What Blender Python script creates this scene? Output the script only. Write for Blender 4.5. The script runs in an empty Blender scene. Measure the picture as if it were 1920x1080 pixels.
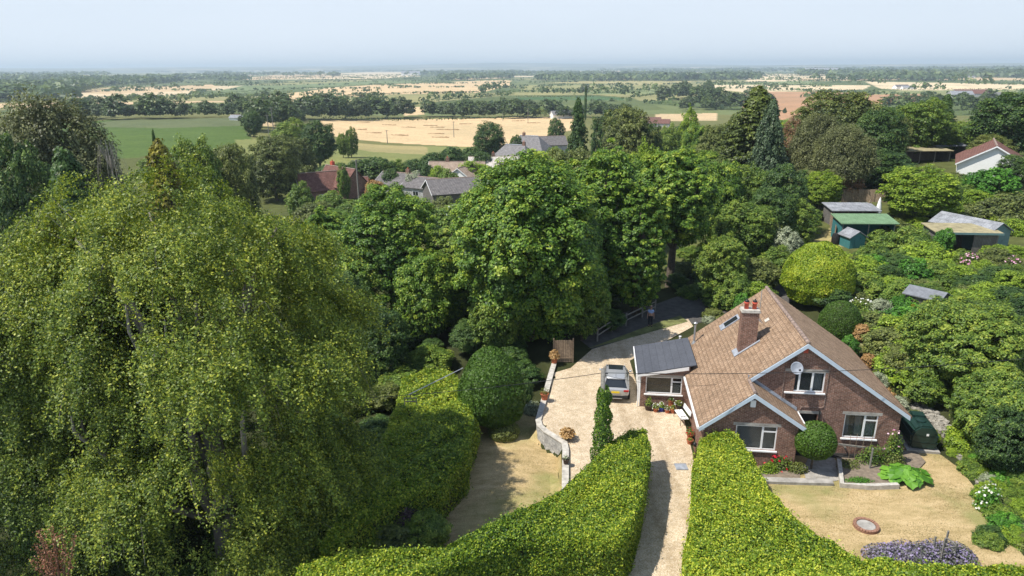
import bpy, bmesh, math, random
import numpy as np
from mathutils import Vector, Matrix
R_ = math.radians
sc = bpy.context.scene
COL = sc.collection
# ------------------------------------------------------------ camera
F = 1280.; PITCH = R_(17.88); ROLL = R_(.35); CZ = 20.5
cf = np.array([0, math.cos(PITCH), -math.sin(PITCH)])
_u = np.array([0, math.sin(PITCH), math.cos(PITCH)]); _r = np.array([1., 0, 0])
cr = math.cos(ROLL)*_r - math.sin(ROLL)*_u
cu = math.sin(ROLL)*_r + math.cos(ROLL)*_u
cam = bpy.data.cameras.new('camera'); cam.sensor_width = 36; cam.lens = F/1920*36
cam.clip_start = .1; cam.clip_end = 60000
co = bpy.data.objects.new('camera', cam); COL.objects.link(co)
co.matrix_world = Matrix(((cr[0], cu[0], -cf[0], 0), (cr[1], cu[1], -cf[1], 0), (cr[2], cu[2], -cf[2], CZ), (0, 0, 0, 1)))
sc.camera = co
# ------------------------------------------------------------ sky, sun, exposure
EL, AZB = R_(58), R_(17)
sv = Vector((-math.cos(EL)*math.cos(AZB), -math.cos(EL)*math.sin(AZB), math.sin(EL)))
w = bpy.data.worlds.new('World'); sc.world = w; w.use_nodes = True
nt = w.node_tree; nt.nodes.clear()
sk = nt.nodes.new('ShaderNodeTexSky'); sk.sky_type = 'NISHITA'; sk.sun_disc = False
sk.sun_elevation = EL; sk.sun_rotation = math.atan2(sv.x, sv.y)
sk.air_density = 1.0; sk.dust_density = .3; sk.ozone_density = 2.0; sk.altitude = 60
bg = nt.nodes.new('ShaderNodeBackground'); bg.inputs[1].default_value = .125
ow = nt.nodes.new('ShaderNodeOutputWorld')
tc = nt.nodes.new('ShaderNodeTexCoord'); sx = nt.nodes.new('ShaderNodeSeparateXYZ'); nt.links.new(tc.outputs['Generated'], sx.inputs[0])
mr = nt.nodes.new('ShaderNodeMapRange'); mr.inputs[1].default_value = .12; mr.inputs[2].default_value = .65; mr.inputs[3].default_value = .95; mr.inputs[4].default_value = .12; nt.links.new(sx.outputs[2], mr.inputs[0])
mx = nt.nodes.new('ShaderNodeMix'); mx.data_type = 'RGBA'; nt.links.new(mr.outputs[0], mx.inputs[0]); nt.links.new(sk.outputs[0], mx.inputs[6]); mp0 = nt.nodes.new('ShaderNodeMapping'); mp0.inputs['Scale'].default_value = (1.2, 1.2, 7); nt.links.new(tc.outputs['Generated'], mp0.inputs[0])
nz = nt.nodes.new('ShaderNodeTexNoise'); nz.inputs['Scale'].default_value = 2.2; nz.inputs['Detail'].default_value = 5; nt.links.new(mp0.outputs[0], nz.inputs[0])
rp = nt.nodes.new('ShaderNodeValToRGB'); rp.color_ramp.elements[0].color = (4.75, 5.3, 6.0, 1); rp.color_ramp.elements[1].color = (5.05, 5.55, 6.25, 1); rp.color_ramp.elements[0].position = .3; rp.color_ramp.elements[1].position = .75
nt.links.new(nz.outputs[0], rp.inputs[0]); nt.links.new(rp.outputs[0], mx.inputs[7])
nt.links.new(mx.outputs[2], bg.inputs[0]); nt.links.new(bg.outputs[0], ow.inputs[0])
sl = bpy.data.lights.new('sun', 'SUN'); sl.energy = 4.6; sl.angle = R_(.53); sl.color = (1, .95, .86)
so = bpy.data.objects.new('sun', sl); COL.objects.link(so)
so.rotation_euler = sv.to_track_quat('Z', 'Y').to_euler()
vs = sc.view_settings; vs.view_transform = 'Standard'; vs.look = 'None'; vs.exposure = .4; vs.gamma = 1
vs.use_curve_mapping = False
sc.cycles.max_bounces = 6; sc.cycles.diffuse_bounces = 4; sc.cycles.transparent_max_bounces = 8

# ------------------------------------------------------------ picture <-> place
def ray(px, py): return cf + cr*(px-960)/F + cu*(540-py)/F
def G(px, py, z=0.):
    d = ray(px, py); t = (z-CZ)/d[2]; return np.array([d[0]*t, d[1]*t, z])
def atY(px, py, Y):
    d = ray(px, py); t = Y/d[1]; return np.array([d[0]*t, Y, CZ+d[2]*t])
def pxm(Y): return F/(Y*math.cos(PITCH)+4)      # rough pixels per metre
# ------------------------------------------------------------ terrain
CP = [(0,3,-.4),(10,4,-.4),(-12,5,-1.5),(-25,10,-2.5),(25,6,.3),(2,12,-.3),(5,25,0),(8,40,0),(12,50,0),(15,60,.2),(20,25,-.15),(20,35,0),(23.5,32,0),(10,12,-.2),(16,15,-.2),
 (29,32,1.2),(31,24,1.2),(28,45,1.2),(24,53,.8),(36,40,2.4),(36,60,2.2),(50,72,2),(60,75,3),(70,97,5.2),(58,130,3),(95,130,5.5),(100,200,-3),(60,180,-6),(60,40,5),
 (-2,32,0),(-3,38,0),(-3,27,-.1),(-8,25,-1.4),(-12,30,-2.4),(-15,45,-3),(-30,40,-3.6),(-5,50,-1.3),(0,62,-2),(-10,68,-4),(-35,75,-5),(-60,60,-5),
 (32,90,1),(20,90,-2.5),(0,92,-5),(-40,110,-6),(-30,150,-7.5),(0,150,-8),(-5,185,-9),(-48,160,-7.5),(20,185,-9),(5,240,-10.5),
 (-70,235,-8),(-40,245,-9),(-110,280,-6.5),(-170,300,-6),(-160,430,-9),(-100,200,-7),(-130,120,-5),(-60,330,-14),
 (-60,380,-16),(0,370,-17),(-100,560,-18),(30,560,-18),(110,400,-17),(180,300,-10),(240,500,-16),
 (0,1000,-20),(-600,900,-19),(600,900,-19),(0,2200,-22),(-1500,2200,-17),(1500,2200,-20),(0,5500,-22),(-3500,5500,-10),(3500,5500,-20),(0,16000,-24),(-12000,14000,-20),(12000,14000,-24)]
CP = np.array(CP, float)
def _k(x, y): return np.stack([np.arctan2(x, y)*2.2, np.log(np.hypot(x, y)+2)], -1)
_C = _k(CP[:, 0], CP[:, 1])
def _phi(d): return d*d*np.log(d+1e-9)
_D = np.linalg.norm(_C[:, None]-_C[None], axis=-1)
_n = len(CP); _A = np.zeros((_n+3, _n+3)); _A[:_n, :_n] = _phi(_D)+np.eye(_n)*1e-4
_A[:_n, _n] = 1; _A[:_n, _n+1:] = _C; _A[_n, :_n] = 1; _A[_n+1:, :_n] = _C.T
_W = np.linalg.solve(_A, np.concatenate([CP[:, 2], [0, 0, 0]]))
WALL = [(2.4, 18), (2.6, 28), (2.75, 31.2), (2.95, 34.4), (2.55, 35.1), (1.95, 35.9), (1.65, 36.7), (1.85, 38.4), (2.7, 43.2), (3.0, 45.2), (3.2, 48)]
_wy = [p[1] for p in WALL]; _wx = [p[0] for p in WALL]
def T(x, y):
    x = np.asarray(x, float); y = np.asarray(y, float)
    k = _k(x, y); sh = k.shape[:-1]; k = k.reshape(-1, 2)
    out = np.empty(len(k))
    for i in range(0, len(k), 40000):
        q = k[i:i+40000]; d = np.linalg.norm(q[:, None]-_C[None], axis=-1)
        out[i:i+40000] = _phi(d)@_W[:_n]+_W[_n]+q@_W[_n+1:]
    out = out.reshape(sh)
    # level yard and the step down to the lower lawn
    m = np.clip(1-np.maximum.reduce([(3-x)/3, (x-23)/3, (y-56)/5, (14-y)/5, 0*x]), 0, 1); m = m*m*(3-2*m)
    out = out*(1-m)+(-.02)*m
    xw = np.interp(y, _wy, _wx)
    s = np.clip((xw-.05-x)/.3, 0, 1)*np.clip((y-20)/4, 0, 1)*np.clip((50-y)/4, 0, 1)*np.clip((x+14)/8, 0, 1)
    return out-1.05*s
def Tz(x, y): return float(T(np.array([x]), np.array([y]))[0])
def hit(px, py):
    d = ray(px, py); ts = np.exp(np.linspace(math.log(8), math.log(14000), 700)); P = d[None]*ts[:, None]; P[:, 2] += CZ
    h = T(P[:, 0], P[:, 1]); b = np.nonzero(P[:, 2] < h)[0]
    return P[b[0]] if len(b) else P[-1]

# ------------------------------------------------------------ materials
MATS = {}
def rgb(r, g, b):
    f = lambda c: (c/255/12.92 if c <= 10 else ((c/255+.055)/1.055)**2.4)
    return (f(r), f(g), f(b), 1)
def newmat(name):
    m = bpy.data.materials.new(name); m.use_nodes = True; n = m.node_tree.nodes; n.clear()
    o = n.new('ShaderNodeOutputMaterial'); p = n.new('ShaderNodeBsdfPrincipled'); m.node_tree.links.new(p.outputs[0], o.inputs[0])
    MATS[name] = m; return m, n, m.node_tree.links, p, o
def noise(n, l, scale, detail=4, vec=None, rough=.6):
    t = n.new('ShaderNodeTexNoise'); t.inputs['Scale'].default_value = scale; t.inputs['Detail'].default_value = detail; t.inputs['Roughness'].default_value = rough
    if vec is not None: l.new(vec, t.inputs[0])
    return t.outputs[0]
def ramp(n, l, fac, stops):
    r = n.new('ShaderNodeValToRGB'); e = r.color_ramp.elements
    while len(e) < len(stops): e.new(.5)
    for i, (p, c) in enumerate(stops): e[i].position = p; e[i].color = c
    l.new(fac, r.inputs[0]); return r.outputs[0]
def mixc(n, l, fac, a, b, mode='MIX'):
    m = n.new('ShaderNodeMix'); m.data_type = 'RGBA'; m.blend_type = mode
    for s, v in ((0, fac), (6, a), (7, b)):
        if hasattr(v, 'default_value') or hasattr(v, 'links'): l.new(v, m.inputs[s])
        else: m.inputs[s].default_value = v
    return m.outputs[2]
def bump(n, l, p, h, s=.3, d=.02):
    b = n.new('ShaderNodeBump'); b.inputs['Strength'].default_value = s; b.inputs['Distance'].default_value = d
    l.new(h, b.inputs['Height']); l.new(b.outputs[0], p.inputs['Normal'])
def coord(n, which='Object'): return n.new('ShaderNodeTexCoord').outputs[which]
def plain(name, c, rough=.7, var=.15, scale=3., metal=0, spec=.4, bmp=0):
    m, n, l, p, o = newmat(name); v = coord(n)
    f = noise(n, l, scale, 5, v); d = tuple(x*(1-var) for x in c[:3])+(1,); b = tuple(min(1, x*(1+var)) for x in c[:3])+(1,)
    l.new(ramp(n, l, f, [(.3, d), (.7, b)]), p.inputs[0]); p.inputs['Roughness'].default_value = rough
    p.inputs['Metallic'].default_value = metal; p.inputs['Specular IOR Level'].default_value = spec
    if bmp: bump(n, l, p, f, bmp)
    return m
def leafmat(name, c1, c2, c3, trans=.28, rough=.5):
    """c1 dark leaf, c2 usual leaf, c3 pale or turning leaf; 'v' is a per-leaf value"""
    m, n, l, p, o = newmat(name)
    a = n.new('ShaderNodeAttribute'); a.attribute_name = 'v'
    oi = n.new('ShaderNodeObjectInfo')
    ad = n.new('ShaderNodeMath'); ad.operation = 'MULTIPLY_ADD'; l.new(oi.outputs['Random'], ad.inputs[0]); ad.inputs[1].default_value = .16; ad.inputs[2].default_value = -.08
    a2 = n.new('ShaderNodeMath'); l.new(a.outputs['Fac'], a2.inputs[0]); l.new(ad.outputs[0], a2.inputs[1])
    c = ramp(n, l, a2.outputs[0], [(.08, c1), (.5, c2), (.95, c3)])
    l.new(c, p.inputs[0]); p.inputs['Roughness'].default_value = rough; p.inputs['Specular IOR Level'].default_value = .35
    tr = n.new('ShaderNodeBsdfTranslucent'); mx = n.new('ShaderNodeMixShader'); mx.inputs[0].default_value = trans
    l.new(mixc(n, l, 1., c, (1.0, 1.0, .5, 1), 'MULTIPLY'), tr.inputs[0]); l.new(p.outputs[0], mx.inputs[1]); l.new(tr.outputs[0], mx.inputs[2]); l.new(mx.outputs[0], o.inputs[0])
    return m
LM = leafmat
L_beech = LM('beech_leaf', (.030,.062,.010,1), (.155,.225,.028,1), (.48,.50,.055,1))
L_syc = LM('sycamore_leaf', (.035,.090,.014,1), (.145,.265,.028,1), (.38,.46,.05,1))
L_mid = LM('broad_leaf', (.04,.085,.016,1), (.155,.25,.034,1), (.36,.42,.06,1))
L_dark = LM('dark_leaf', (.020,.050,.016,1), (.075,.145,.032,1), (.19,.27,.05,1))
L_olive = LM('olive_leaf', (0.048,0.072,0.022,1), (0.168,0.204,0.050,1), (0.312,0.336,0.084,1))
L_lime = LM('lime_leaf', (0.077,0.143,0.013,1), (0.242,0.363,0.031,1), (0.462,0.550,0.055,1))
L_hedge = LM('hedge_leaf', (.04,.10,.010,1), (.22,.33,.020,1), (.60,.62,.06,1))
L_garden = LM('garden_hedge_leaf', (.045,.10,.014,1), (.19,.30,.025,1), (.50,.54,.05,1))  # a little duller and less yellow than the drive hedge leaf
L_yew = LM('yew_leaf', (0.027,0.068,0.009,1), (0.068,0.140,0.014,1), (0.126,0.216,0.023,1), .15)
L_blue = LM('blue_spruce_leaf', (.03,.055,.028,1), (.075,.12,.055,1), (.14,.19,.09,1), .15)
L_con = LM('conifer_leaf', (.04,.06,.014,1), (.12,.16,.026,1), (.24,.27,.045,1), .15)
L_gold = LM('golden_conifer_leaf', (0.072,0.072,0.007,1), (0.264,0.240,0.014,1), (0.456,0.396,0.036,1), .2)
L_brown = LM('dead_leaf', (0.124,0.062,0.031,1), (0.310,0.178,0.093,1), (0.496,0.310,0.171,1), .2)
L_birch = LM('birch_leaf', (0.062,0.075,0.031,1), (0.188,0.206,0.081,1), (0.325,0.338,0.138,1))
L_rust = LM('rust_leaf', (.16,.06,.03,1), (.36,.15,.09,1), (.5,.26,.17,1), .3)
L_purp = LM('purple_leaf', (0.020,0.014,0.014,1), (0.075,0.045,0.050,1), (0.170,0.110,0.110,1), .2)
L_grey = LM('grey_leaf', (0.144,0.168,0.108,1), (0.336,0.384,0.240,1), (0.600,0.624,0.456,1), .2)
L_lav = LM('lavender_spike', (.09,.11,.07,1), (.22,.21,.22,1), (.33,.26,.50,1), .2)
L_straw = LM('dry_blade', (0.240,0.132,0.048,1), (0.480,0.288,0.108,1), (0.720,0.504,0.240,1), .2)
L_bright = LM('fresh_leaf', (0.036,0.108,0.014,1), (0.090,0.252,0.024,1), (0.204,0.432,0.048,1))
L_red = LM('red_petal', (0.400,0.010,0.020,1), (0.600,0.015,0.040,1), (0.700,0.050,0.080,1), .2)
L_pink = LM('pink_petal', (0.500,0.200,0.350,1), (0.700,0.350,0.500,1), (0.850,0.600,0.700,1), .2)
L_white = LM('white_petal', (0.600,0.600,0.500,1), (0.800,0.800,0.720,1), (0.850,0.850,0.850,1), .2)
L_far = LM('distant_leaf', (.035,.065,.024,1), (.10,.15,.045,1), (.20,.26,.07,1))
L_farp = LM('distant_pale_leaf', (.05,.07,.03,1), (.11,.155,.055,1), (.20,.25,.09,1))
bark = plain('bark', (.10,.08,.06,1), .9, .4, 6, bmp=.5)
greybark = plain('grey_bark', (.20,.18,.15,1), .85, .3, 6)
palebark = plain('pale_bark', (.32,.29,.24,1), .85, .3, 6)
wood = plain('weathered_wood', (.24,.18,.12,1), .85, .35, 8)
greywood = plain('grey_wood', (.20,.19,.17,1), .85, .3, 8)
brownwood = plain('brown_wood', (.13,.07,.04,1), .8, .3, 6)
white = plain('white_plastic', (.80,.80,.80,1), .35, .04, 2)
fasc = plain('pale_blue_fascia', (.50,.58,.66,1), .45, .06, 2)
dgrey = plain('dark_grey_felt', (.075,.08,.095,1), .75, .2, 2)
lead = plain('lead', (.30,.32,.36,1), .5, .25, 4)
concrete = plain('concrete', (.33,.31,.28,1), .9, .3, 3, bmp=.3)
stone = plain('pale_stone', (.46,.43,.38,1), .9, .3, 4, bmp=.5)
terra = plain('terracotta', (.42,.13,.06,1), .8, .2, 6)
redclay = plain('red_clay', (.52,.09,.05,1), .7, .15, 6)
darkpot = plain('dark_pot', (.05,.03,.025,1), .5, .2, 6)
bluepot = plain('blue_glaze', (.02,.03,.28,1), .25, .15, 6)
metal_d = plain('dark_metal', (.03,.03,.032,1), .5, .2, 6, .4)
metal_l = plain('galvanised', (.42,.43,.44,1), .45, .15, 6, .6)
interior = plain('dark_interior', (.02,.02,.02,1), .9)
curtain = plain('curtain', (.40,.47,.50,1), .9, .15, 5)
blind = plain('blind', (.34,.37,.40,1), .8, .08, 2)
cardb = plain('tan_blind', (.20,.15,.075,1), .8, .15, 2)
cable = plain('cable', (.02,.02,.022,1), .6)
soil = plain('soil', (.20,.16,.12,1), .95, .3, 5, bmp=.5)
tank_m = plain('tank_green', (.012,.035,.028,1), .4, .2, 3)
teal = plain('teal_paint', (.045,.17,.18,1), .6, .12, 4)
tealgrey = plain('teal_grey_paint', (.13,.22,.22,1), .7, .12, 4)

feltdark = plain('old_felt', (.17,.18,.20,1), .85, .25, 3)
mossroof = plain('mossy_felt', (.30,.26,.15,1), .9, .35, 1.5)
whitewall = plain('white_render', (.80,.80,.78,1), .8, .04, 1)
skin = plain('skin', (.45,.27,.19,1), .6)
shirt = plain('pale_blue_cloth', (.28,.40,.66,1), .85, .1)
trouser = plain('dark_cloth', (.02,.022,.03,1), .85)
hairm = plain('grey_hair', (.10,.08,.07,1), .8)
yellow = plain('yellow_plate', (.75,.55,.02,1), .4, .05)
rubber = plain('rubber', (.015,.015,.015,1), .8)
redlamp = plain('red_lamp', (.35,.01,.01,1), .25, .1)
strawm = plain('old_straw', (.44,.30,.17,1), .9, .2); purple = plain('purple_plastic', (.25,.15,.55,1), .5)
canvas = plain('white_canvas', (.78,.78,.76,1), .9, .05)

def glassm(name, c):
    m, n, l, p, o = newmat(name); p.inputs[0].default_value = c; p.inputs['Roughness'].default_value = .06
    p.inputs['Specular IOR Level'].default_value = .8; p.inputs['Alpha'].default_value = .35; return m
glass = glassm('window_glass', (.04,.05,.05,1))
def paint(name, c, met=.7, rough=.28):
    m, n, l, p, o = newmat(name); p.inputs[0].default_value = c; p.inputs['Metallic'].default_value = met
    p.inputs['Roughness'].default_value = rough; p.inputs['Coat Weight'].default_value = .6; return m
silver = paint('silver_paint', (.42,.43,.44,1), .35, .3); bluep = paint('blue_paint', (.07,.16,.42,1), .3)
m, n, l, p, o = newmat('car_glass'); carglass = m; p.inputs[0].default_value = (.02,.025,.03,1); p.inputs['Roughness'].default_value = .08; p.inputs['Specular IOR Level'].default_value = .7

def brickmat(name, c1, c2, mortar, bw=.225, bh=.075, ms=.012, var=.35, big=.25, rough=.9, offset=.5, bmp=.4, squash=1, patch=None, off=.5):
    m, n, l, p, o = newmat(name); uv = n.new('ShaderNodeUVMap'); uv.uv_map = 'uv'
    b = n.new('ShaderNodeTexBrick'); l.new(uv.outputs[0], b.inputs[0]); b.offset = off
    b.inputs['Color1'].default_value = c1; b.inputs['Color2'].default_value = c2; b.inputs['Mortar'].default_value = mortar
    b.inputs['Scale'].default_value = 1; b.inputs['Mortar Size'].default_value = ms; b.inputs['Brick Width'].default_value = bw; b.inputs['Row Height'].default_value = bh
    f = noise(n, l, 1.1, 6, uv.outputs[0]); f2 = noise(n, l, 7, 4, uv.outputs[0])
    c = mixc(n, l, 1., b.outputs[0], ramp(n, l, f, [(.3, (1-big,)*3+(1,)), (.7, (1+big,)*3+(1,))]), 'MULTIPLY')
    c = mixc(n, l, 1., c, ramp(n, l, f2, [(.35, (1-var,)*3+(1,)), (.65, (1+var*.6,)*3+(1,))]), 'MULTIPLY')
    if patch:
        f3 = noise(n, l, 2.6, 8, uv.outputs[0], .75)
        c = mixc(n, l, ramp(n, l, f3, [(.60, (0, 0, 0, 1)), (.70, (.8, .8, .8, 1))]), c, patch)
    l.new(c, p.inputs[0]); p.inputs['Roughness'].default_value = rough; p.inputs['Specular IOR Level'].default_value = .2
    mm = n.new('ShaderNodeMath'); mm.operation = 'SUBTRACT'; mm.inputs[0].default_value = 1; l.new(b.outputs[1], mm.inputs[1])
    bump(n, l, p, mm.outputs[0], bmp, .012); return m
brick = brickmat('red_brown_brick', (.165,.070,.046,1), (.24,.108,.07,1), (.30,.24,.20,1))
brickl = brickmat('pale_brick', (.36,.36,.36,1), (.50,.49,.47,1), (.42,.42,.42,1), .44, .1, .008)
tile = brickmat('tan_concrete_tile', (.27,.18,.115,1), (.345,.24,.16,1), (.15,.10,.07,1), .24, .24, .014, .26, .2, .95, patch=(.44,.34,.24,1), bmp=.7)
tilered = brickmat('red_brown_tile', (.17,.085,.068,1), (.24,.125,.10,1), (.08,.035,.03,1), .3, .2, .02, .3, .3, patch=(.24,.18,.12,1))
tilegrey = brickmat('grey_tile', (.18,.165,.165,1), (.24,.22,.21,1), (.09,.085,.085,1), .35, .35, .05, .25, .25)
tilecream = brickmat('cream_brown_tile', (.36,.27,.20,1), (.44,.35,.27,1), (.20,.15,.12,1), .35, .35, .04, .3, .25)
tilewhite = brickmat('bleached_tile', (.55,.50,.44,1), (.65,.60,.55,1), (.35,.32,.3,1), .35, .35, .03, .2, .2)
slatem = brickmat('slate', (.20,.19,.185,1), (.27,.255,.245,1), (.12,.12,.14,1), .3, .22, .02, .25, .25)
ridgem = plain('ridge_mortar', (.27,.20,.165,1), .95, .5, 8, bmp=.5)
cladding = brickmat('plank_cladding', (.15,.14,.13,1), (.19,.175,.16,1), (.05,.05,.045,1), .14, 6, .012, .2, .2)
fencep = brickmat('fence_plank', (.30,.22,.15,1), (.38,.29,.20,1), (.10,.08,.06,1), .13, 6, .012, .25, .25)
greenroof = brickmat('green_felt', (.19,.31,.17,1), (.22,.34,.20,1), (.10,.17,.09,1), .12, 8, .03, .2, .2, patch=(.27,.30,.2,1))
feltgrey = brickmat('grey_felt', (.24,.25,.27,1), (.30,.31,.33,1), (.14,.14,.15,1), .95, .9, .02, .25, .3, patch=(.22,.22,.18,1))
feltroof = brickmat('felt_roof_strip', (.082,.088,.105,1), (.092,.098,.115,1), (.055,.06,.07,1), 30, .45, .012, .12, .12, .7)

# ------------------------------------------------------------ mesh helpers
def tag(o, label=None, cat=None, group=None, kind=None):
    if label: o['label'] = label
    if cat: o['category'] = cat
    if group: o['group'] = group
    if kind: o['kind'] = kind
    return o
def empty(name, loc=(0, 0, 0), rz=0):
    o = bpy.data.objects.new(name, None); o.empty_display_size = .3; COL.objects.link(o); o.location = loc; o.rotation_euler = (0, 0, rz); return o
class MB:
    def __init__(s): s.v = []; s.f = []; s.mi = []; s.cur = 0
    def add(s, vs, fs):
        b = len(s.v); s.v += [tuple(map(float, q)) for q in vs]; s.f += [tuple(b+i for i in q) for q in fs]; s.mi += [s.cur]*len(fs); return s
    def box(s, a, b):
        (x0, y0, z0), (x1, y1, z1) = a, b
        return s.add([(x0,y0,z0),(x1,y0,z0),(x1,y1,z0),(x0,y1,z0),(x0,y0,z1),(x1,y0,z1),(x1,y1,z1),(x0,y1,z1)],
                     [(0,3,2,1),(4,5,6,7),(0,1,5,4),(1,2,6,5),(2,3,7,6),(3,0,4,7)])
    def prism(s, poly, vec):
        n = len(poly); q = [Vector(p) for p in poly]; e = Vector(vec)
        nn = Vector((0, 0, 0))
        for i in range(n): nn += q[i].cross(q[(i+1) % n])
        if nn.dot(e) > 0: q = q[::-1]
        return s.add(q+[p+e for p in q], [tuple(range(n)), tuple(range(2*n-1, n-1, -1))]+[(i, i+n, (i+1) % n+n, (i+1) % n) for i in range(n)])
    def slab(s, quad, t):      # thick sheet hanging t below a quad
        return s.prism(quad, (0, 0, -t))
    def tube(s, pts, r, n=6):
        pts = [Vector(p) for p in pts]; rs = r if isinstance(r, (list, tuple)) else [r]*len(pts); vs = []; fs = []
        for i, p in enumerate(pts):
            t = (pts[min(i+1, len(pts)-1)]-pts[max(i-1, 0)]).normalized(); a = t.orthogonal().normalized() if abs(t.z) > .99 else t.cross(Vector((0, 0, 1))).normalized(); b = t.cross(a)
            vs += [p+(a*math.cos(k*2*math.pi/n)+b*math.sin(k*2*math.pi/n))*rs[i] for k in range(n)]
        for i in range(len(pts)-1):
            fs += [(i*n+k, i*n+(k+1) % n, (i+1)*n+(k+1) % n, (i+1)*n+k) for k in range(n)]
        fs += [tuple(range(n))[::-1], tuple((len(pts)-1)*n+k for k in range(n))]
        return s.add(vs, fs)
    def lathe(s, prof, c=(0, 0, 0), n=14):
        vs = []; fs = []
        for r, z in prof: vs += [(c[0]+r*math.cos(k*2*math.pi/n), c[1]+r*math.sin(k*2*math.pi/n), c[2]+z) for k in range(n)]
        for i in range(len(prof)-1): fs += [(i*n+k, i*n+(k+1) % n, (i+1)*n+(k+1) % n, (i+1)*n+k) for k in range(n)]
        fs += [tuple(range(n))[::-1], tuple((len(prof)-1)*n+k for k in range(n))]
        return s.add(vs, fs)
    def build(s, name, mat, parent=None, bev=0, smooth=False, mats=None):
        me = bpy.data.meshes.new(name); me.from_pydata(s.v, [], s.f)
        for m in (mats or [mat]): me.materials.append(m)
        if mats: me.polygons.foreach_set('material_index', s.mi)
        uv = me.uv_layers.new(name='uv'); 
        for p in me.polygons:
            nn = p.normal
            if abs(nn.z) > .98: t = Vector((1, 0, 0)); b = Vector((0, 1, 0))
            else: t = Vector((0, 0, 1)).cross(nn).normalized(); b = nn.cross(t)
            for li in p.loop_indices:
                c = me.vertices[me.loops[li].vertex_index].co; uv.data[li].uv = (c.dot(t), c.dot(b))
        if smooth: me.polygons.foreach_set('use_smooth', [True]*len(me.polygons))
        o = bpy.data.objects.new(name, me); COL.objects.link(o); o.parent = parent
        if bev:
            bm = bmesh.new(); bm.from_mesh(me); bmesh.ops.remove_doubles(bm, verts=bm.verts, dist=1e-5)
            bmesh.ops.bevel(bm, geom=[e for e in bm.edges if e.calc_face_angle(0) > .5], offset=bev, segments=2, affect='EDGES', clamp_overlap=True); bm.to_mesh(me); bm.free()
        return o
def mb(): return MB()
def leafmesh(P, N, S, V, mat, name, droop=0., rng=None, aspect=.6, wob=.7, parent=None, extra=None):
    """many leaf-sized rhombi"""
    n = len(P); N = N+rng.normal(0, wob, (n, 3)); N /= np.linalg.norm(N, axis=1)[:, None]+1e-9
    A = rng.normal(0, 1, (n, 3)); A[:, 2] -= droop; A -= N*(A*N).sum(1)[:, None]; A /= np.linalg.norm(A, axis=1)[:, None]+1e-9
    B = np.cross(N, A); S = S[:, None]
    vs = np.stack([P-A*S*.5, P+B*S*.5*aspect-N*S*.08, P+A*S*.5, P-B*S*.5*aspect-N*S*.08], 1).reshape(-1, 3)
    me = bpy.data.meshes.new(name); me.vertices.add(4*n); me.vertices.foreach_set('co', vs.astype(np.float32).ravel())
    me.loops.add(4*n); me.loops.foreach_set('vertex_index', np.arange(4*n, dtype=np.int32))
    me.polygons.add(n); me.polygons.foreach_set('loop_start', np.arange(0, 4*n, 4, dtype=np.int32))
    try: me.polygons.foreach_set('loop_total', np.full(n, 4, dtype=np.int32))
    except Exception: pass
    at = me.attributes.new('v', 'FLOAT', 'FACE'); at.data.foreach_set('value', np.clip(V, 0, 1).astype(np.float32))
    me.materials.append(mat); me.update(calc_edges=True)
    o = bpy.data.objects.new(name, me); COL.objects.link(o); o.parent = parent; return o
def sph(rng, n):
    d = rng.normal(0, 1, (n, 3)); return d/np.linalg.norm(d, axis=1)[:, None]
def lumps(rng, k=5):
    a = rng.normal(0, 1, (k, 3))*1.7; ph = rng.uniform(0, 6.28, k)
    return lambda d: np.sin(d@a.T+ph).sum(1)/k
def blobleaves(rng, C, cr_, per, size, flat=.8, V0=None, vj=.22, outward=None, up=.35):
    """leaf positions on clumps with centres C, radii cr_"""
    m = len(C); n = m*per; idx = np.repeat(np.arange(m), per)
    d = sph(rng, n); d[:, 2] = np.where(d[:, 2] < -.35, -d[:, 2], d[:, 2])
    r = cr_[idx]*(.55+.5*rng.random(n)**.6)
    P = C[idx]+d*r[:, None]*np.array([1, 1, flat])
    N = d*.8+np.array([0, 0, up+.3])
    if outward is not None: N = N+outward[idx]*.4
    V = (V0[idx] if V0 is not None else .45)+rng.normal(0, vj, n)
    return P, N, np.full(n, size)*rng.uniform(.65, 1.3, n), V
def lobes(rng, k, s_):
    l = sph(rng, k); a = rng.uniform(.65, 1., k)
    return lambda d: (a*np.exp(-(1-d@l.T)/s_)).max(1)
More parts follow.
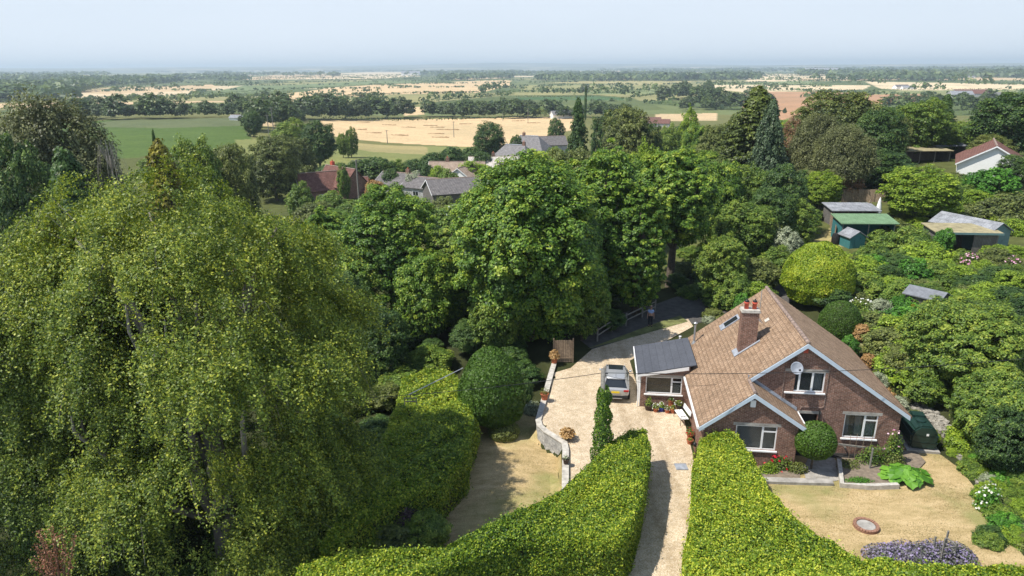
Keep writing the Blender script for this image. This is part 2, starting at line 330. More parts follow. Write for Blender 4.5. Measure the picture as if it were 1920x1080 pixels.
def crown_arrays(seed, rx, rz, cz, ncl, clr, per, size, lump=.22, inner=.25, bottom=-.55, shape='round', flat=.8, patch=None, vj=.15, nlobe=26, ls=.07):
    rng = np.random.default_rng(seed); L = lumps(rng); d = sph(rng, int(ncl*1.8)); d = d[d[:, 2] > bottom][:ncl]
    LB = lobes(rng, nlobe, ls)(d); rad = (.80+.24*LB+lump*.6*L(d))*np.where(rng.random(len(d)) < inner, rng.uniform(.35, .75, len(d)), rng.uniform(.82, 1.0, len(d)))
    if shape == 'cone':
        h = rng.random(len(d))**.8; th = rng.uniform(0, 6.28, len(d)); q = (1-h)**.8*np.where(rng.random(len(d)) < inner, .5, 1)*(1+lump*.5*L(d))
        C = np.stack([np.cos(th)*q*rx, np.sin(th)*q*rx, cz-rz+h*2*rz], 1)
    elif shape == 'bough':
        m_ = len(d); lv = rng.integers(0, 17, m_); hh = np.clip((lv+rng.normal(0, .34, m_))/17, 0, 1); nb_ = rng.integers(0, 9, m_); th = nb_*.698+lv*1.9+rng.normal(0, .09, m_); th[nb_ == 0] += 1
        bl = (.55+.45*np.sin(lv*3.1+nb_*5.3)**2); t = rng.random(m_)**.6; q = (1-hh)**.75*bl*t
        C = np.stack([np.cos(th)*q*rx, np.sin(th)*q*rx, cz-rz+.1+hh*(2*rz-.9)-.16*q*rx+.10*rx*q*t], 1); d = np.stack([np.cos(th), np.sin(th), hh*0+.3], 1)
    elif shape == 'egg':
        C = d*rad[:, None]*np.array([rx, rx, rz]); k = 1-.35*np.clip(C[:, 2]/rz, -1, 1); C[:, 0] *= k; C[:, 1] *= k; C[:, 2] += cz
    else:
        C = d*rad[:, None]*np.array([rx, rx, rz]); C[:, 2] += cz
    V0 = .28+.26*LB+.14*L(C/max(rx, rz)*2.2)+rng.normal(0, .08, len(C))+.06*(C[:, 2]-cz)/rz  # sunlight painted in: paler leaves on lobe tips and higher up
    if patch is not None: V0 = V0+np.where(rng.random(len(C)) < patch, .35, 0)
    cl = clr*.72*rng.uniform(.5, 1.4, len(C))
    return rng, C, blobleaves(rng, C, cl, per, size, flat, V0, vj, d[:len(C)])
def trunk(parent, h, r, seed, mat=None, rx=3., cz=None, nb=7, top=None, lean=0):
    rnd = random.Random(seed); m = MB(); cz = cz or h*.6
    pts = [(0, 0, -.6), (0, 0, 0), (rnd.uniform(-.2, .2)+lean*.4, rnd.uniform(-.2, .2), h*.35), (rnd.uniform(-.4, .4)+lean, rnd.uniform(-.3, .3), h*.62), (rnd.uniform(-.5, .5)+lean, 0, (top or h*.85))]
    m.tube(pts, [r*1.5, r*1.1, r*.85, r*.5, r*.12], 8)
    for i in range(nb):
        a = i*2.4+rnd.random(); z = h*rnd.uniform(.25, .6); L = rx*rnd.uniform(.6, .95)
        m.tube([(0, 0, z), (math.cos(a)*L*.4, math.sin(a)*L*.4, z+h*.09), (math.cos(a)*L, math.sin(a)*L, z+h*rnd.uniform(.12, .3))], [r*.42, r*.28, r*.06], 5)
    return m.build('trunk', mat or bark, parent, smooth=True)
PROTO = {}
def proto(key, fn, big=1):
    """unit kinds: crown (and trunk) meshes built once for a tree 10 m high, 10 m wide"""
    if key not in PROTO: PROTO[key] = fn()
    return PROTO[key]
def mk(name, seed, mat, args, tr=True, droop=0, wob=.45, barkm=None, nb=7):
    def f():
        ar = dict(args); ar['ncl'] = int(ar['ncl']*1.6); ar['per'] = int(ar['per']*.72); rng, C, (P, N, S, V) = crown_arrays(seed, **ar)
        r = bpy.data.objects.new('proto', None)
        c = leafmesh(P, N, S, V, mat, 'crown', droop, rng, wob=wob); c.parent = r
        ch = [c]
        if tr: ch.append(trunk(r, args['cz']*1.5, .26, seed, barkm, args['rx']*.7, nb=nb))
        for q in ch: COL.objects.unlink(q)
        return r, ch
    return f
RD = dict(rx=4.7, rz=4.9, cz=5.0, bottom=-.97, vj=.2, nlobe=44, ls=.035)
KINDS = {
 'broad1': mk('b', 11, L_mid, dict(**RD, ncl=520, clr=.72, per=70, size=.26)),
 'broad2': mk('b', 12, L_mid, dict(**RD, ncl=460, clr=.8, per=75, size=.26, lump=.35)),
 'sycam': mk('b', 13, L_syc, dict(**RD, ncl=520, clr=.72, per=72, size=.25, lump=.25, patch=.08)),
 'dark1': mk('b', 14, L_dark, dict(**RD, ncl=500, clr=.75, per=70, size=.26)),
 'dark2': mk('b', 15, L_dark, dict(**RD, ncl=440, clr=.82, per=75, size=.25, lump=.35)),
 'olive': mk('b', 16, L_olive, dict(**RD, ncl=480, clr=.72, per=70, size=.26, lump=.3)),
 'lime': mk('b', 17, L_lime, dict(**RD, ncl=460, clr=.74, per=72, size=.26, lump=.3)),
 'birch': mk('b', 18, L_birch, dict(rx=4.3, rz=4.7, cz=5.4, ncl=620, clr=.62, per=80, size=.19, lump=.4, flat=1.9), droop=2.5, barkm=palebark, nb=12),
 'conif': mk('b', 19, L_con, dict(rx=4.6, rz=5., cz=5.4, ncl=900, clr=.46, per=45, size=.24, shape='bough', flat=.35, bottom=-2), droop=1., nb=0),
 'darkcon': mk('b', 20, L_dark, dict(rx=4.4, rz=5., cz=5.4, ncl=900, clr=.5, per=45, size=.24, shape='bough', flat=.45, bottom=-2), droop=1., nb=0),
 'bluecon': mk('b', 21, L_blue, dict(rx=4., rz=5., cz=5.3, ncl=800, clr=.42, per=50, size=.22, shape='bough', flat=1.5, bottom=-2), droop=2.5, nb=0),
 'goldcon': mk('b', 22, L_gold, dict(rx=5.2, rz=4.9, cz=5.2, ncl=600, clr=.5, per=45, size=.26, shape='bough', flat=.35, bottom=-2), nb=0),
 'dead': mk('b', 23, L_brown, dict(rx=4., rz=4.4, cz=5.2, ncl=170, clr=.8, per=50, size=.25, lump=.3, shape='egg')),
 'poplar': mk('b', 24, L_dark, dict(rx=1.7, rz=5., cz=5.2, ncl=140, clr=.7, per=60, size=.35)),
 'bush1': mk('b', 31, L_mid, dict(rx=4.4, rz=4.4, cz=4.2, ncl=170, clr=1.2, per=75, size=.42, bottom=-.9), tr=False),
 'bush2': mk('b', 32, L_lime, dict(rx=4.4, rz=4.4, cz=4.2, ncl=170, clr=1.2, per=75, size=.42, bottom=-.9, lump=.3), tr=False),
 'bush3': mk('b', 33, L_dark, dict(rx=4.4, rz=4.4, cz=4.2, ncl=170, clr=1.2, per=75, size=.42, bottom=-.9, lump=.3), tr=False),
 'bush4': mk('b', 34, L_olive, dict(rx=4.4, rz=4.4, cz=4.2, ncl=170, clr=1.2, per=75, size=.42, bottom=-.9, lump=.3), tr=False),
 'bush5': mk('b', 35, L_grey, dict(rx=4.4, rz=4.4, cz=4.2, ncl=150, clr=1.2, per=70, size=.45, bottom=-.9, lump=.3), tr=False),
 'bush6': mk('b', 36, L_bright, dict(rx=4.4, rz=4.4, cz=4.2, ncl=150, clr=1.2, per=70, size=.50, bottom=-.9, lump=.3), tr=False),
 'bush7': mk('b', 37, L_straw, dict(rx=4.4, rz=4.4, cz=4.2, ncl=120, clr=1.2, per=60, size=.7, bottom=-.9, lump=.3), tr=False, droop=-2),
 'bushg': mk('b', 38, L_gold, dict(rx=4.4, rz=4.4, cz=4.2, ncl=150, clr=1.2, per=70, size=.45, bottom=-.9, lump=.3), tr=False),
 'far1': mk('b', 41, L_far, dict(rx=4.6, rz=4.3, cz=5.2, ncl=46, clr=1.7, per=26, size=1.1, inner=.1, bottom=-.8), tr=False),
 'far2': mk('b', 42, L_far, dict(rx=4.6, rz=4.6, cz=5.2, ncl=42, clr=1.8, per=28, size=1.1, inner=.1, bottom=-.8, lump=.35), tr=False),
 'far3': mk('b', 43, L_farp, dict(rx=4.6, rz=4.4, cz=5.2, ncl=44, clr=1.7, per=26, size=1.1, inner=.1, bottom=-.8, lump=.35), tr=False),
 'farp': mk('b', 44, L_far, dict(rx=1.6, rz=5., cz=5.2, ncl=40, clr=1.1, per=24, size=.9, inner=.1, bottom=-.9), tr=False),
}
def tree(kind, x, y, h, wid, label, cat='tree', group=None, name='tree', z=None, wy=None, seed=0, single=False):
    """put one tree of a kind: height h, width wid"""
    r, ch = proto(kind, KINDS[kind]); rnd = random.Random(seed*77+int(x*13+y*7))
    z = Tz(x, y) if z is None else z
    rot = rnd.uniform(0, 6.28); s = (wid/10, (wy or wid)/10, h/10)
    if len(ch) == 1:
        o = bpy.data.objects.new(name, ch[0].data); COL.objects.link(o)
    else:
        o = bpy.data.objects.new(name, None); COL.objects.link(o)
        for c in ch:
            k = bpy.data.objects.new(c.name.split('.')[0], c.data); COL.objects.link(k); k.parent = o
    o.location = (x, y, z-.01*h); o.rotation_euler = (0, 0, rot if wy is None else 0); o.scale = s
    return tag(o, label, cat, group)
def ptree(kind, px, ytop, Y, wpx, label, cat='tree', group=None, name='tree', hmin=0):
    """tree whose top shows at (px, ytop), standing Y metres away"""
    p = atY(px, ytop, Y); z = Tz(p[0], p[1]); dep = (p-np.array([0, 0, CZ]))@cf
    wm = wpx*dep/F*1.03; k = .82 if kind[:4] == 'bush' else .6
    tp = max(p[2], z+.5*wm); h = max(tp-z, hmin, .5, wm*k); return tree(kind, p[0], p[1], h, wm, label, cat, group, name, z=tp-h*.99)
# ============================================================ LAND
def inpoly(px, py, poly):
    r = np.zeros(len(px), bool); n = len(poly)
    for i in range(n):
        (x1, y1), (x2, y2) = poly[i], poly[(i+1) % n]
        c = ((y1 > py) != (y2 > py)) & (px < (x2-x1)*(py-y1)/((y2-y1) or 1e-9)+x1); r ^= c
    return r
STUB = (.60,.43,.25); STUB2 = (.55,.40,.24); PALE = (.66,.52,.34); GREEN = (.11,.135,.05); CORN = (.08,.125,.03); YG = (.27,.26,.11); ORNG = (.42,.24,.14); DGREEN = (.06,.10,.03); MEAD = (.20,.21,.075); DRY = (.34,.28,.13)
# name, colour, nearest and farthest distance, outline as seen from the camera
FIELDS = [
 (CORN, 180, 520, [(120,231),(230,223),(450,221),(458,240),(480,275),(400,285),(180,300),(100,262)]),
 ((.12,.14,.065), 300, 520, [(140,238),(230,223),(450,221),(452,236),(300,240)]),
 (GREEN, 500, 1100, [(283,195),(463,194),(462,213),(300,209)]),
 (STUB2, 500, 1100, [(-40,195),(160,189),(345,194),(345,197),(150,202),(-40,206)]),
 (STUB2, 700, 2200, [(133,172),(200,165),(430,157),(377,169),(200,177)]),
 ((.16,.20,.085), 700, 2500, [(383,175),(470,158),(700,150),(850,152),(640,163),(400,177)]),
 (YG, 900, 3500, [(455,160),(560,151),(700,149),(690,152),(540,160)]),
 (STUB, 600, 2600, [(500,180),(640,163),(700,159),(960,149),(957,160),(900,174),(735,177),(570,188),(490,192)]),
 (STUB, 500, 1200, [(470,190),(570,183),(640,178),(640,183),(560,190),(480,196)]),
 (STUB, 270, 620, [(600,226),(1075,219),(1085,240),(1005,262),(960,282),(867,275),(733,268),(633,258),(610,245)]),
 (STUB, 400, 800, [(755,200),(800,201),(795,215),(757,217)]),
 (STUB2, 400, 800, [(478,222),(515,222),(513,242),(480,244)]),
 (GREEN, 500, 1100, [(805,192),(960,178),(1110,177),(1185,184),(1250,205),(1190,208),(1060,197),(830,203)]),
 ((.07,.13,.05), 500, 1100, [(968,183),(1110,180),(1180,184),(1180,188),(968,187)]),
 (YG, 700, 1800, [(973,172),(993,156),(1090,158),(1190,160),(1230,168),(1190,172),(1097,170)]),
 ((.20,.23,.10), 700, 1800, [(1095,172),(1240,166),(1330,164),(1330,168),(1240,176),(1097,177)]),
 ((.36,.31,.14), 1000, 3000, [(1000,156),(1130,151),(1300,152),(1290,156),(1190,160),(1090,157)]),
 (PALE, 1800, 7000, [(500,146),(760,135),(790,143),(700,148),(500,149)]),
 (PALE, 2500, 9000, [(600,139),(780,131),(790,135),(700,139)]),
 (PALE, 2500, 9000, [(1035,132),(1090,127),(1220,129),(1160,136),(1040,137)]),
 (STUB2, 2200, 9000, [(960,133),(1020,131),(1020,136),(960,137)]),
 (PALE, 1800, 8000, [(1215,141),(1325,134),(1320,143),(1235,145)]),
 (PALE, 1400, 7000, [(1395,142),(1573,136),(1573,145),(1480,153),(1400,153)]),
 ((.22,.26,.12), 1000, 4000, [(1330,157),(1520,151),(1525,157),(1330,160)]),
 (PALE, 900, 3500, [(1330,159),(1633,160),(1620,168),(1400,173),(1345,168)]),
 (PALE, 900, 3500, [(1622,153),(1760,155),(1925,158),(1925,168),(1725,172),(1650,166)]),
 (STUB2, 1500, 5000, [(1690,142),(1830,144),(1925,147),(1925,151),(1700,150)]),
 ((.24,.25,.11), 700, 3000, [(1640,170),(1925,168),(1925,176),(1760,186),(1650,180)]),
 (ORNG, 350, 2500, [(1398,172),(1530,172),(1625,175),(1665,184),(1560,195),(1468,225),(1390,205)]),
 (ORNG, 400, 2500, [(1605,178),(1740,176),(1730,190),(1630,196)]),
 (ORNG, 250, 1500, [(1835,196),(1875,192),(1870,212),(1835,212)]),
 (STUB2, 350, 900, [(1230,214),(1345,212),(1345,226),(1230,228)]),
 (YG, 1500, 6000, [(80,144),(230,138),(360,137),(330,147),(150,150)]),
 ((.30,.24,.14), 1500, 6000, [(330,138),(430,135),(520,136),(440,147),(340,148)]),
 (STUB2, 2000, 7000, [(440,148),(520,140),(640,138),(640,145),(470,150)]),
 (MEAD, 150, 330, [(440,262),(600,256),(740,262),(860,272),(980,280),(950,300),(820,300),(760,325),(600,335),(500,335),(440,290)]),
 (DRY, 150, 330, [(640,262),(740,264),(800,276),(800,290),(700,285),(640,275)]),
 (STUB2, 900, 5000, [(1110,146),(1240,144),(1250,148),(1120,151)]),(STUB2, 1200, 6000, [(840,146),(955,143),(950,147),(850,150)]),(YG, 600, 2500, [(200,180),(380,178),(370,184),(210,187)]),(STUB2, 900, 4000, [(1500,147),(1690,147),(1690,150),(1500,152)]),(STUB2, 500, 1500, [(300,190),(420,189),(420,192),(300,194)]),
 ((.40,.36,.20), 20, 60, [(1545,600),(1600,560),(1640,600),(1660,690),(1600,640)]),
 (DRY, 55, 110, [(1490,480),(1600,395),(1640,395),(1570,475),(1520,510)]),
]
FUW, FVH = 620., 400.
def build_ground():
    na = 760; th = np.linspace(R_(-62), R_(62), na); rr = [1.5]
    while rr[-1] < 16000: rr.append(rr[-1]*1.0118+.0)
    rr = np.array(rr); nr = len(rr)
    X = (np.sin(th)[None]*rr[:, None]); Y = (np.cos(th)[None]*rr[:, None])-1.0
    Z = T(X, Y)
    rng = np.random.default_rng(3)
    # colour of the land itself
    D = np.stack([X, Y, Z-CZ], -1).reshape(-1, 3); dz = D@cf; dz = np.where(dz < .5, .5, dz)
    px = 960+F*(D@cr)/dz; py = 540-F*(D@cu)/dz; dist = np.hypot(X, Y).ravel()
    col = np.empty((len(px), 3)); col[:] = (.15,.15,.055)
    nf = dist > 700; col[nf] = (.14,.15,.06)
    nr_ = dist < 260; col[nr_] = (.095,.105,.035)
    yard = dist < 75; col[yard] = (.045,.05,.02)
    a_ = .35; u_ = (X.ravel()*math.cos(a_)+Y.ravel()*math.sin(a_)); v_ = (-X.ravel()*math.sin(a_)+Y.ravel()*math.cos(a_))
    iv = np.floor((v_+40*np.sin(u_/500))/FVH); uu = u_+(iv*173.3) % 400+30*np.sin(v_/300); iu = np.floor(uu/FUW)
    hsh = np.abs(np.sin(iu*12.9898+iv*78.233)*43758.5453) % 1
    pal = np.array([(.12,.145,.055), (.15,.175,.07), (.10,.13,.045), (.24,.23,.10), (.17,.19,.08), (.15,.18,.065), (.60,.47,.31), (.27,.25,.11)]); pk = pal[np.minimum((hsh*8).astype(int), 7)]
    mk_ = dist > 620; col[mk_] = pk[mk_]
    for c, d0, d1, poly in FIELDS:
        m = (dist > d0) & (dist < d1); i = np.nonzero(m)[0]; k = i[inpoly(px[i], py[i], poly)]; col[k] = c
    me = bpy.data.meshes.new('ground'); N = nr*na
    me.vertices.add(N); me.vertices.foreach_set('co', np.stack([X, Y, Z], -1).astype(np.float32).ravel())
    ii, jj = np.meshgrid(np.arange(nr-1), np.arange(na-1), indexing='ij'); a = (ii*na+jj).ravel()
    q = np.stack([a, a+1, a+na+1, a+na], 1)[:, ::-1].astype(np.int32); nq = len(q)
    me.loops.add(4*nq); me.loops.foreach_set('vertex_index', q.ravel())
    me.polygons.add(nq); me.polygons.foreach_set('loop_start', np.arange(0, 4*nq, 4, dtype=np.int32))
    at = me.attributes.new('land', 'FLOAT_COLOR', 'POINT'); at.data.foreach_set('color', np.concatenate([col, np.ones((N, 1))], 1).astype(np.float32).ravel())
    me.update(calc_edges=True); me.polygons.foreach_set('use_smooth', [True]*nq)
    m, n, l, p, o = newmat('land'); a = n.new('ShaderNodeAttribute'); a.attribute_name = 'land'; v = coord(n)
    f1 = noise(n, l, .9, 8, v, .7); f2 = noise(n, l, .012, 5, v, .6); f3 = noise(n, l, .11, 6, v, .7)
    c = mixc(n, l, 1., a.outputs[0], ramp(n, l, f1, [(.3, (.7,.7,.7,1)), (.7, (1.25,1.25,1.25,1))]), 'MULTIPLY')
    c = mixc(n, l, 1., c, ramp(n, l, f2, [(.35, (.86,.90,.88,1)), (.65, (1.10,1.08,1.06,1))]), 'MULTIPLY')
    c = mixc(n, l, 1., c, ramp(n, l, f3, [(.35, (.88,.90,.9,1)), (.65, (1.10,1.08,1.05,1))]), 'MULTIPLY')
    wv = n.new('ShaderNodeTexWave'); wv.inputs['Scale'].default_value = .12; wv.inputs['Distortion'].default_value = 1.5; wv.inputs['Detail'].default_value = 2
    mp = n.new('ShaderNodeMapping'); mp.inputs['Rotation'].default_value = (0, 0, 1.25); l.new(v, mp.inputs[0]); l.new(mp.outputs[0], wv.inputs[0])
    c = mixc(n, l, 1., c, ramp(n, l, wv.outputs[1], [(0, (.93,.94,.94,1)), (1, (1.05,1.05,1.04,1))]), 'MULTIPLY')
    l.new(c, p.inputs[0]); p.inputs['Roughness'].default_value = .95; p.inputs['Specular IOR Level'].default_value = .1
    me.materials.append(m)
    o = bpy.data.objects.new('ground', me); COL.objects.link(o); tag(o, kind='structure')
build_ground()
# the far hills
def hills():
    m, n, l, p, o = newmat('far_hill'); v = coord(n)
    l.new(ramp(n, l, noise(n, l, .0012, 8, v), [(.35, (.05,.08,.03,1)), (.55, (.16,.17,.07,1)), (.62, (.4,.33,.2,1))]), p.inputs[0]); p.inputs['Roughness'].default_value = 1
    for nm, D, hs in (('hills', 15500, 105), ('hills', 12500, 48)):
        rnd = random.Random(D); vs = []; fs = []; N = 160
        ph = [rnd.uniform(0, 6.28) for _ in range(8)]
        for i in range(N+1):
            t = R_(-60+120*i/N); s = sum(math.sin(t*(3+3.7*k)+ph[k])/(1+.7*k) for k in range(8))
            hgt = CZ+hs*(.38+.13*s)+(38 if hs>100 else 0)*math.exp(-((math.degrees(t)+1)/10)**2)
            for dr, z in ((-2600, -24), (-900, hgt*.62), (0, hgt), (900, hgt*.6), (2200, -30)): vs.append(((D+dr)*math.sin(t), (D+dr)*math.cos(t), z))
        for i in range(N):
            for k in range(4): a = i*5+k; fs.append((a, a+5, a+6, a+1))
        b = mb(); b.add(vs, fs); tag(b.build(nm, m, smooth=True), kind='structure')
hills()

def drape(name, poly, mat, dz=.03, cell=.5, zfix=None, kind='structure', thick=0):
    bm = bmesh.new(); f = bm.faces.new([bm.verts.new((x, y, 0)) for x, y in poly])
    xs = [p[0] for p in poly]; ys = [p[1] for p in poly]
    for ax, lo, hi in ((0, min(xs), max(xs)), (1, min(ys), max(ys))):
        k = lo+cell
        while k < hi:
            no = (1, 0, 0) if ax == 0 else (0, 1, 0); cp = (k, 0, 0) if ax == 0 else (0, k, 0)
            bmesh.ops.bisect_plane(bm, geom=bm.verts[:]+bm.edges[:]+bm.faces[:], plane_co=cp, plane_no=no); k += cell
    X = np.array([v.co.x for v in bm.verts]); Y = np.array([v.co.y for v in bm.verts]); Z = (T(X, Y) if zfix is None else X*0+zfix)+dz
    for v, z in zip(bm.verts, Z): v.co.z = z
    bmesh.ops.recalc_face_normals(bm, faces=bm.faces)
    if sum(f.normal.z for f in bm.faces) < 0: bmesh.ops.reverse_faces(bm, faces=bm.faces)
    me = bpy.data.meshes.new(name); bm.to_mesh(me); bm.free(); me.materials.append(mat)
    o = bpy.data.objects.new(name, me); COL.objects.link(o); return tag(o, kind=kind)
# gravel
m, n, l, p, o = newmat('gravel'); gravel = m; v = coord(n)
vo = n.new('ShaderNodeTexVoronoi'); vo.inputs['Scale'].default_value = 28; l.new(v, vo.inputs[0])
f1 = noise(n, l, 2.2, 8, v, .75); f2 = noise(n, l, .35, 5, v)
c = ramp(n, l, vo.outputs['Color'], [(.1, (.42,.32,.21,1)), (.5, (.58,.47,.33,1)), (.9, (.70,.62,.50,1))])
c = mixc(n, l, 1., c, ramp(n, l, f1, [(.32, (.72,.70,.66,1)), (.6, (1.06,1.05,1.04,1))]), 'MULTIPLY')
c = mixc(n, l, 1., c, ramp(n, l, f2, [(.35, (.88,.86,.82,1)), (.65, (1.1,1.1,1.1,1))]), 'MULTIPLY')
sxy = n.new('ShaderNodeSeparateXYZ'); l.new(v, sxy.inputs[0])
def mth(op, a, b=None):
    q = n.new('ShaderNodeMath'); q.operation = op
    for i, x in enumerate((a, b)):
        if x is None: continue
        if hasattr(x, 'links'): l.new(x, q.inputs[i])
        else: q.inputs[i].default_value = x
    return q.outputs[0]
tk = mth('ABSOLUTE', mth('SUBTRACT', mth('ABSOLUTE', mth('SUBTRACT', mth('ADD', sxy.outputs[0], mth('MULTIPLY', f2, .5)), 7.85)), .75))
tkf = ramp(n, l, tk, [(.12, (.84,.82,.79,1)), (.38, (1,1,1,1))]); c = mixc(n, l, 1., c, tkf, 'MULTIPLY')
l.new(c, p.inputs[0]); p.inputs['Roughness'].default_value = .95; p.inputs['Specular IOR Level'].default_value = .15
bump(n, l, p, vo.outputs['Distance'], .5, .02)
# dry lawn
m, n, l, p, o = newmat('dry_lawn'); lawnm = m; v = coord(n)
mp = n.new('ShaderNodeMapping'); mp.inputs['Scale'].default_value = (.55, 1.5, 1); l.new(v, mp.inputs[0])
f1 = noise(n, l, .9, 10, mp.outputs[0], .78); f2 = noise(n, l, 22, 6, v, .85); f3 = noise(n, l, .25, 3, v)
c = ramp(n, l, f1, [(.28, (.17,.16,.06,1)), (.40, (.37,.285,.14,1)), (.55, (.52,.395,.22,1)), (.75, (.62,.50,.31,1))])
c = mixc(n, l, 1., c, ramp(n, l, f2, [(.35, (.55,.56,.5,1)), (.62, (1.25,1.22,1.2,1))]), 'MULTIPLY')
c = mixc(n, l, ramp(n, l, f3, [(.50, (0, 0, 0, 1)), (.66, (.7,.7,.7,1))]), c, (.20,.22,.07,1))
l.new(c, p.inputs[0]); p.inputs['Roughness'].default_value = .95; p.inputs['Specular IOR Level'].default_value = .1; bump(n, l, p, f2, .5, .03)
tarmac = plain('lane_tarmac', (.075,.07,.065,1), .9, .3, 2)
grassm = plain('rough_grass', (.14,.15,.05,1), .95, .5, 1.3, bmp=.6)
def P2(*a): return [tuple(G(x, y)[:2]) for x, y in a]
drive = P2((1036,700),(1029,712),(1016,775),(1013,800))+[(1.95, 35.9), (2.55, 35.1), (2.95, 34.4), (2.75, 31.2), (2.6, 28), (3.2, 24), (4.2, 16), (4.5, 8), (9.5, 8), (9.2, 20), (9.3, 30), (9.9, 32.5), (10.6, 38.5), (8.3, 39.2), (8.6, 46)]+P2((1300,612),(1290,598),(1200,628),(1110,655),(1070,690))
drape('driveway', drive, gravel, .03)
drape('lane', P2((1250,615),(1500,575),(1500,540),(1330,545),(1170,585),(1090,640),(1110,655),(1200,630)), tarmac, .026)
drape('grass_verge', P2((1100,655),(1200,629),(1290,603),(1275,592),(1230,606),(1160,632)), grassm, .045)
drape('lawn', P2((1400,860),(1735,800),(1760,850),(1800,880),(1840,930),(1870,980),(1925,1050),(1925,1075),(1500,1075),(1440,960)), lawnm, .025)
LL = [(x, y) for x, y in [(2.9, 26.5), (2.6, 28), (2.6, 31.2), (2.75, 34.2), (2.35, 34.9), (1.75, 35.7), (1.45, 36.7), (1.65, 38.4), (1.9, 40), (-2.4, 40), (-3.6, 36), (-5.0, 31), (-7, 26), (-6, 23), (0, 23)]]
drape('lower_lawn', LL, lawnm, .03)
def scatter(name, poly, dens, mat, size, label, cat, seed, up=.25, z0=.03, vb=.5):
    rng = np.random.default_rng(seed); pa = np.array(poly); lo = pa.min(0); hi = pa.max(0); n_ = int((hi-lo).prod()*dens); q = rng.uniform(lo, hi, (n_, 2)); q = q[inpoly(q[:, 0], q[:, 1], [tuple(t) for t in pa])]
    k = np.sin(q[:, 0]*1.3+np.sin(q[:, 1]*.8)*2)+np.sin(q[:, 1]*1.7+q[:, 0]*.4); q = q[rng.random(len(q)) < .45+.25*k]; k = np.sin(q[:, 0]*.7+1)*np.sin(q[:, 1]*.9)
    P = np.column_stack([q, T(q[:, 0], q[:, 1])+z0+size*.3]); N = rng.normal(0, 1, P.shape)*[.5, .5, .3]+[0, 0, .8]
    tag(leafmesh(P, N, size*rng.uniform(.5, 1.4, len(P)), vb+.2*k+rng.normal(0, .2, len(P)), mat, name, -1.5, rng, aspect=.35, wob=.2), label, cat, kind='stuff')
L_turf = LM('dry_turf', (.22,.19,.08,1), (.44,.34,.17,1), (.62,.50,.29,1), .2)
scatter('dry_grass', P2((1400,860),(1735,800),(1760,850),(1800,880),(1840,930),(1870,980),(1925,1050),(1925,1075),(1500,1075),(1440,960)), 420, L_turf, .055, 'sun-bleached grass of the front lawn', 'grass', 51)
scatter('dry_grass', LL, 380, L_turf, .055, 'sun-bleached grass of the lower lawn', 'grass', 52)
L_stone = LM('loose_stone', (.30,.23,.15,1), (.52,.43,.31,1), (.72,.65,.54,1), 0)
scatter('loose_gravel', drive, 160, L_stone, .05, 'loose stones strewn over the gravel drive', 'gravel', 53, z0=.03)
# raised gravel/soil bed in front of the house comes with the garden
# ============================================================ HOUSE
X0, Y0, AZ = 15.549, 33.184, .124
ZR, SL, SR, UL, UR, LEN, DW, UW, UWR, SW = 6.647, .788, .69, -5.497, 5.684, 9.6, 1.676, -2.828, -.074, .665
hU = np.array([math.cos(AZ), -math.sin(AZ)]); hV = np.array([math.sin(AZ), math.cos(AZ)])
def HW(a, v, z=0): q = np.array([X0, Y0])+a*hU+v*hV; return (q[0], q[1], z)
def HI(px, py, z=0):
    g = G(px, py, z)[:2]-np.array([X0, Y0]); return float(g@hU), float(g@hV)
H = empty('brick_bungalow', (X0, Y0, 0), -AZ)
tag(H, 'red-brown brick house with a tan tiled roof, chimney and white-trimmed gables beside the gravel drive', 'house')
zl = lambda a: ZR+SL*a
zr_ = lambda a: ZR-SR*a
zw = lambda a: zl(UW)-SW*(a-UW)
eaveW = zw(UWR); th = .14; OV = .22
wf = OV         # main front wall plane v
def opening(m, a0, a1, z0, z1, holes, v, d, top=None):
    """wall in the plane v with rectangular holes; pieces butt end to end"""
    pass
# walls: one mesh, with real openings cut in strips
m = mb()
def gable_wall(m, a0, a1, topf, v, d, holes, z0=-.3):
    """vertical strips between hole edges, each clipped under the roof line"""
    cuts = sorted({a0, a1}|{h[0] for h in holes}|{h[1] for h in holes}|{0. if a0 < 0 < a1 else a0}|{UW if a0 < UW < a1 else a0})
    for s, e in zip(cuts, cuts[1:]):
        if e-s < 1e-4: continue
        hs = sorted([h for h in holes if h[0] <= s+1e-6 and h[1] >= e-1e-6], key=lambda h: h[2]); lo = z0
        for h in hs:
            m.prism([(s, v, lo), (e, v, lo), (e, v, h[2]), (s, v, h[2])], (0, d, 0)); lo = h[3]
        m.prism([(s, v, lo), (e, v, lo), (e, v, topf(e)), (s, v, topf(s))], (0, d, 0))
inset = .16
WIN_UP = (-.78, 1.18, 3.72, 4.90); WIN_LO = (2.48, 4.22, 1.10, 2.52); DOOR = (.15, 1.05, 0.02, 2.42); WIN_W = (-3.55, -1.42, 1.0, 2.42)
tmain = lambda a: min(zl(a), zr_(a))-th-.02
twing = lambda a: min(zl(a), zw(a))-th-.02
lw = UL+.3; rw = UR-.35
gable_wall(m, UWR-.3, rw, tmain, wf, .25, [WIN_UP, WIN_LO, DOOR])                       # main front, right of the wing
m.prism([(UW-.6, wf, zw(UWR-.3)-.5), (UWR-.3, wf, zw(UWR-.3)-.5), (UWR-.3, wf, tmain(UWR-.3)), (UW-.6, wf, tmain(UW-.6))], (0, .25, 0))
gable_wall(m, lw, UWR-.3, twing, -DW+OV, .25, [WIN_W])                               # wing front
m.box((UWR-.55, -DW+OV+.25, -.3), (UWR-.3, wf, eaveW-.05))                              # wing side
m.box((lw, -DW+OV+.25, -.3), (lw+.25, LEN-.5, tmain(lw)))                              # left wall
m.box((rw-.25, wf+.25, -.3), (rw, LEN-.5, tmain(rw)-.02))
gable_wall(m, lw, rw, tmain, LEN-.5, .25, [])
walls = m.build('wall', brick, H)
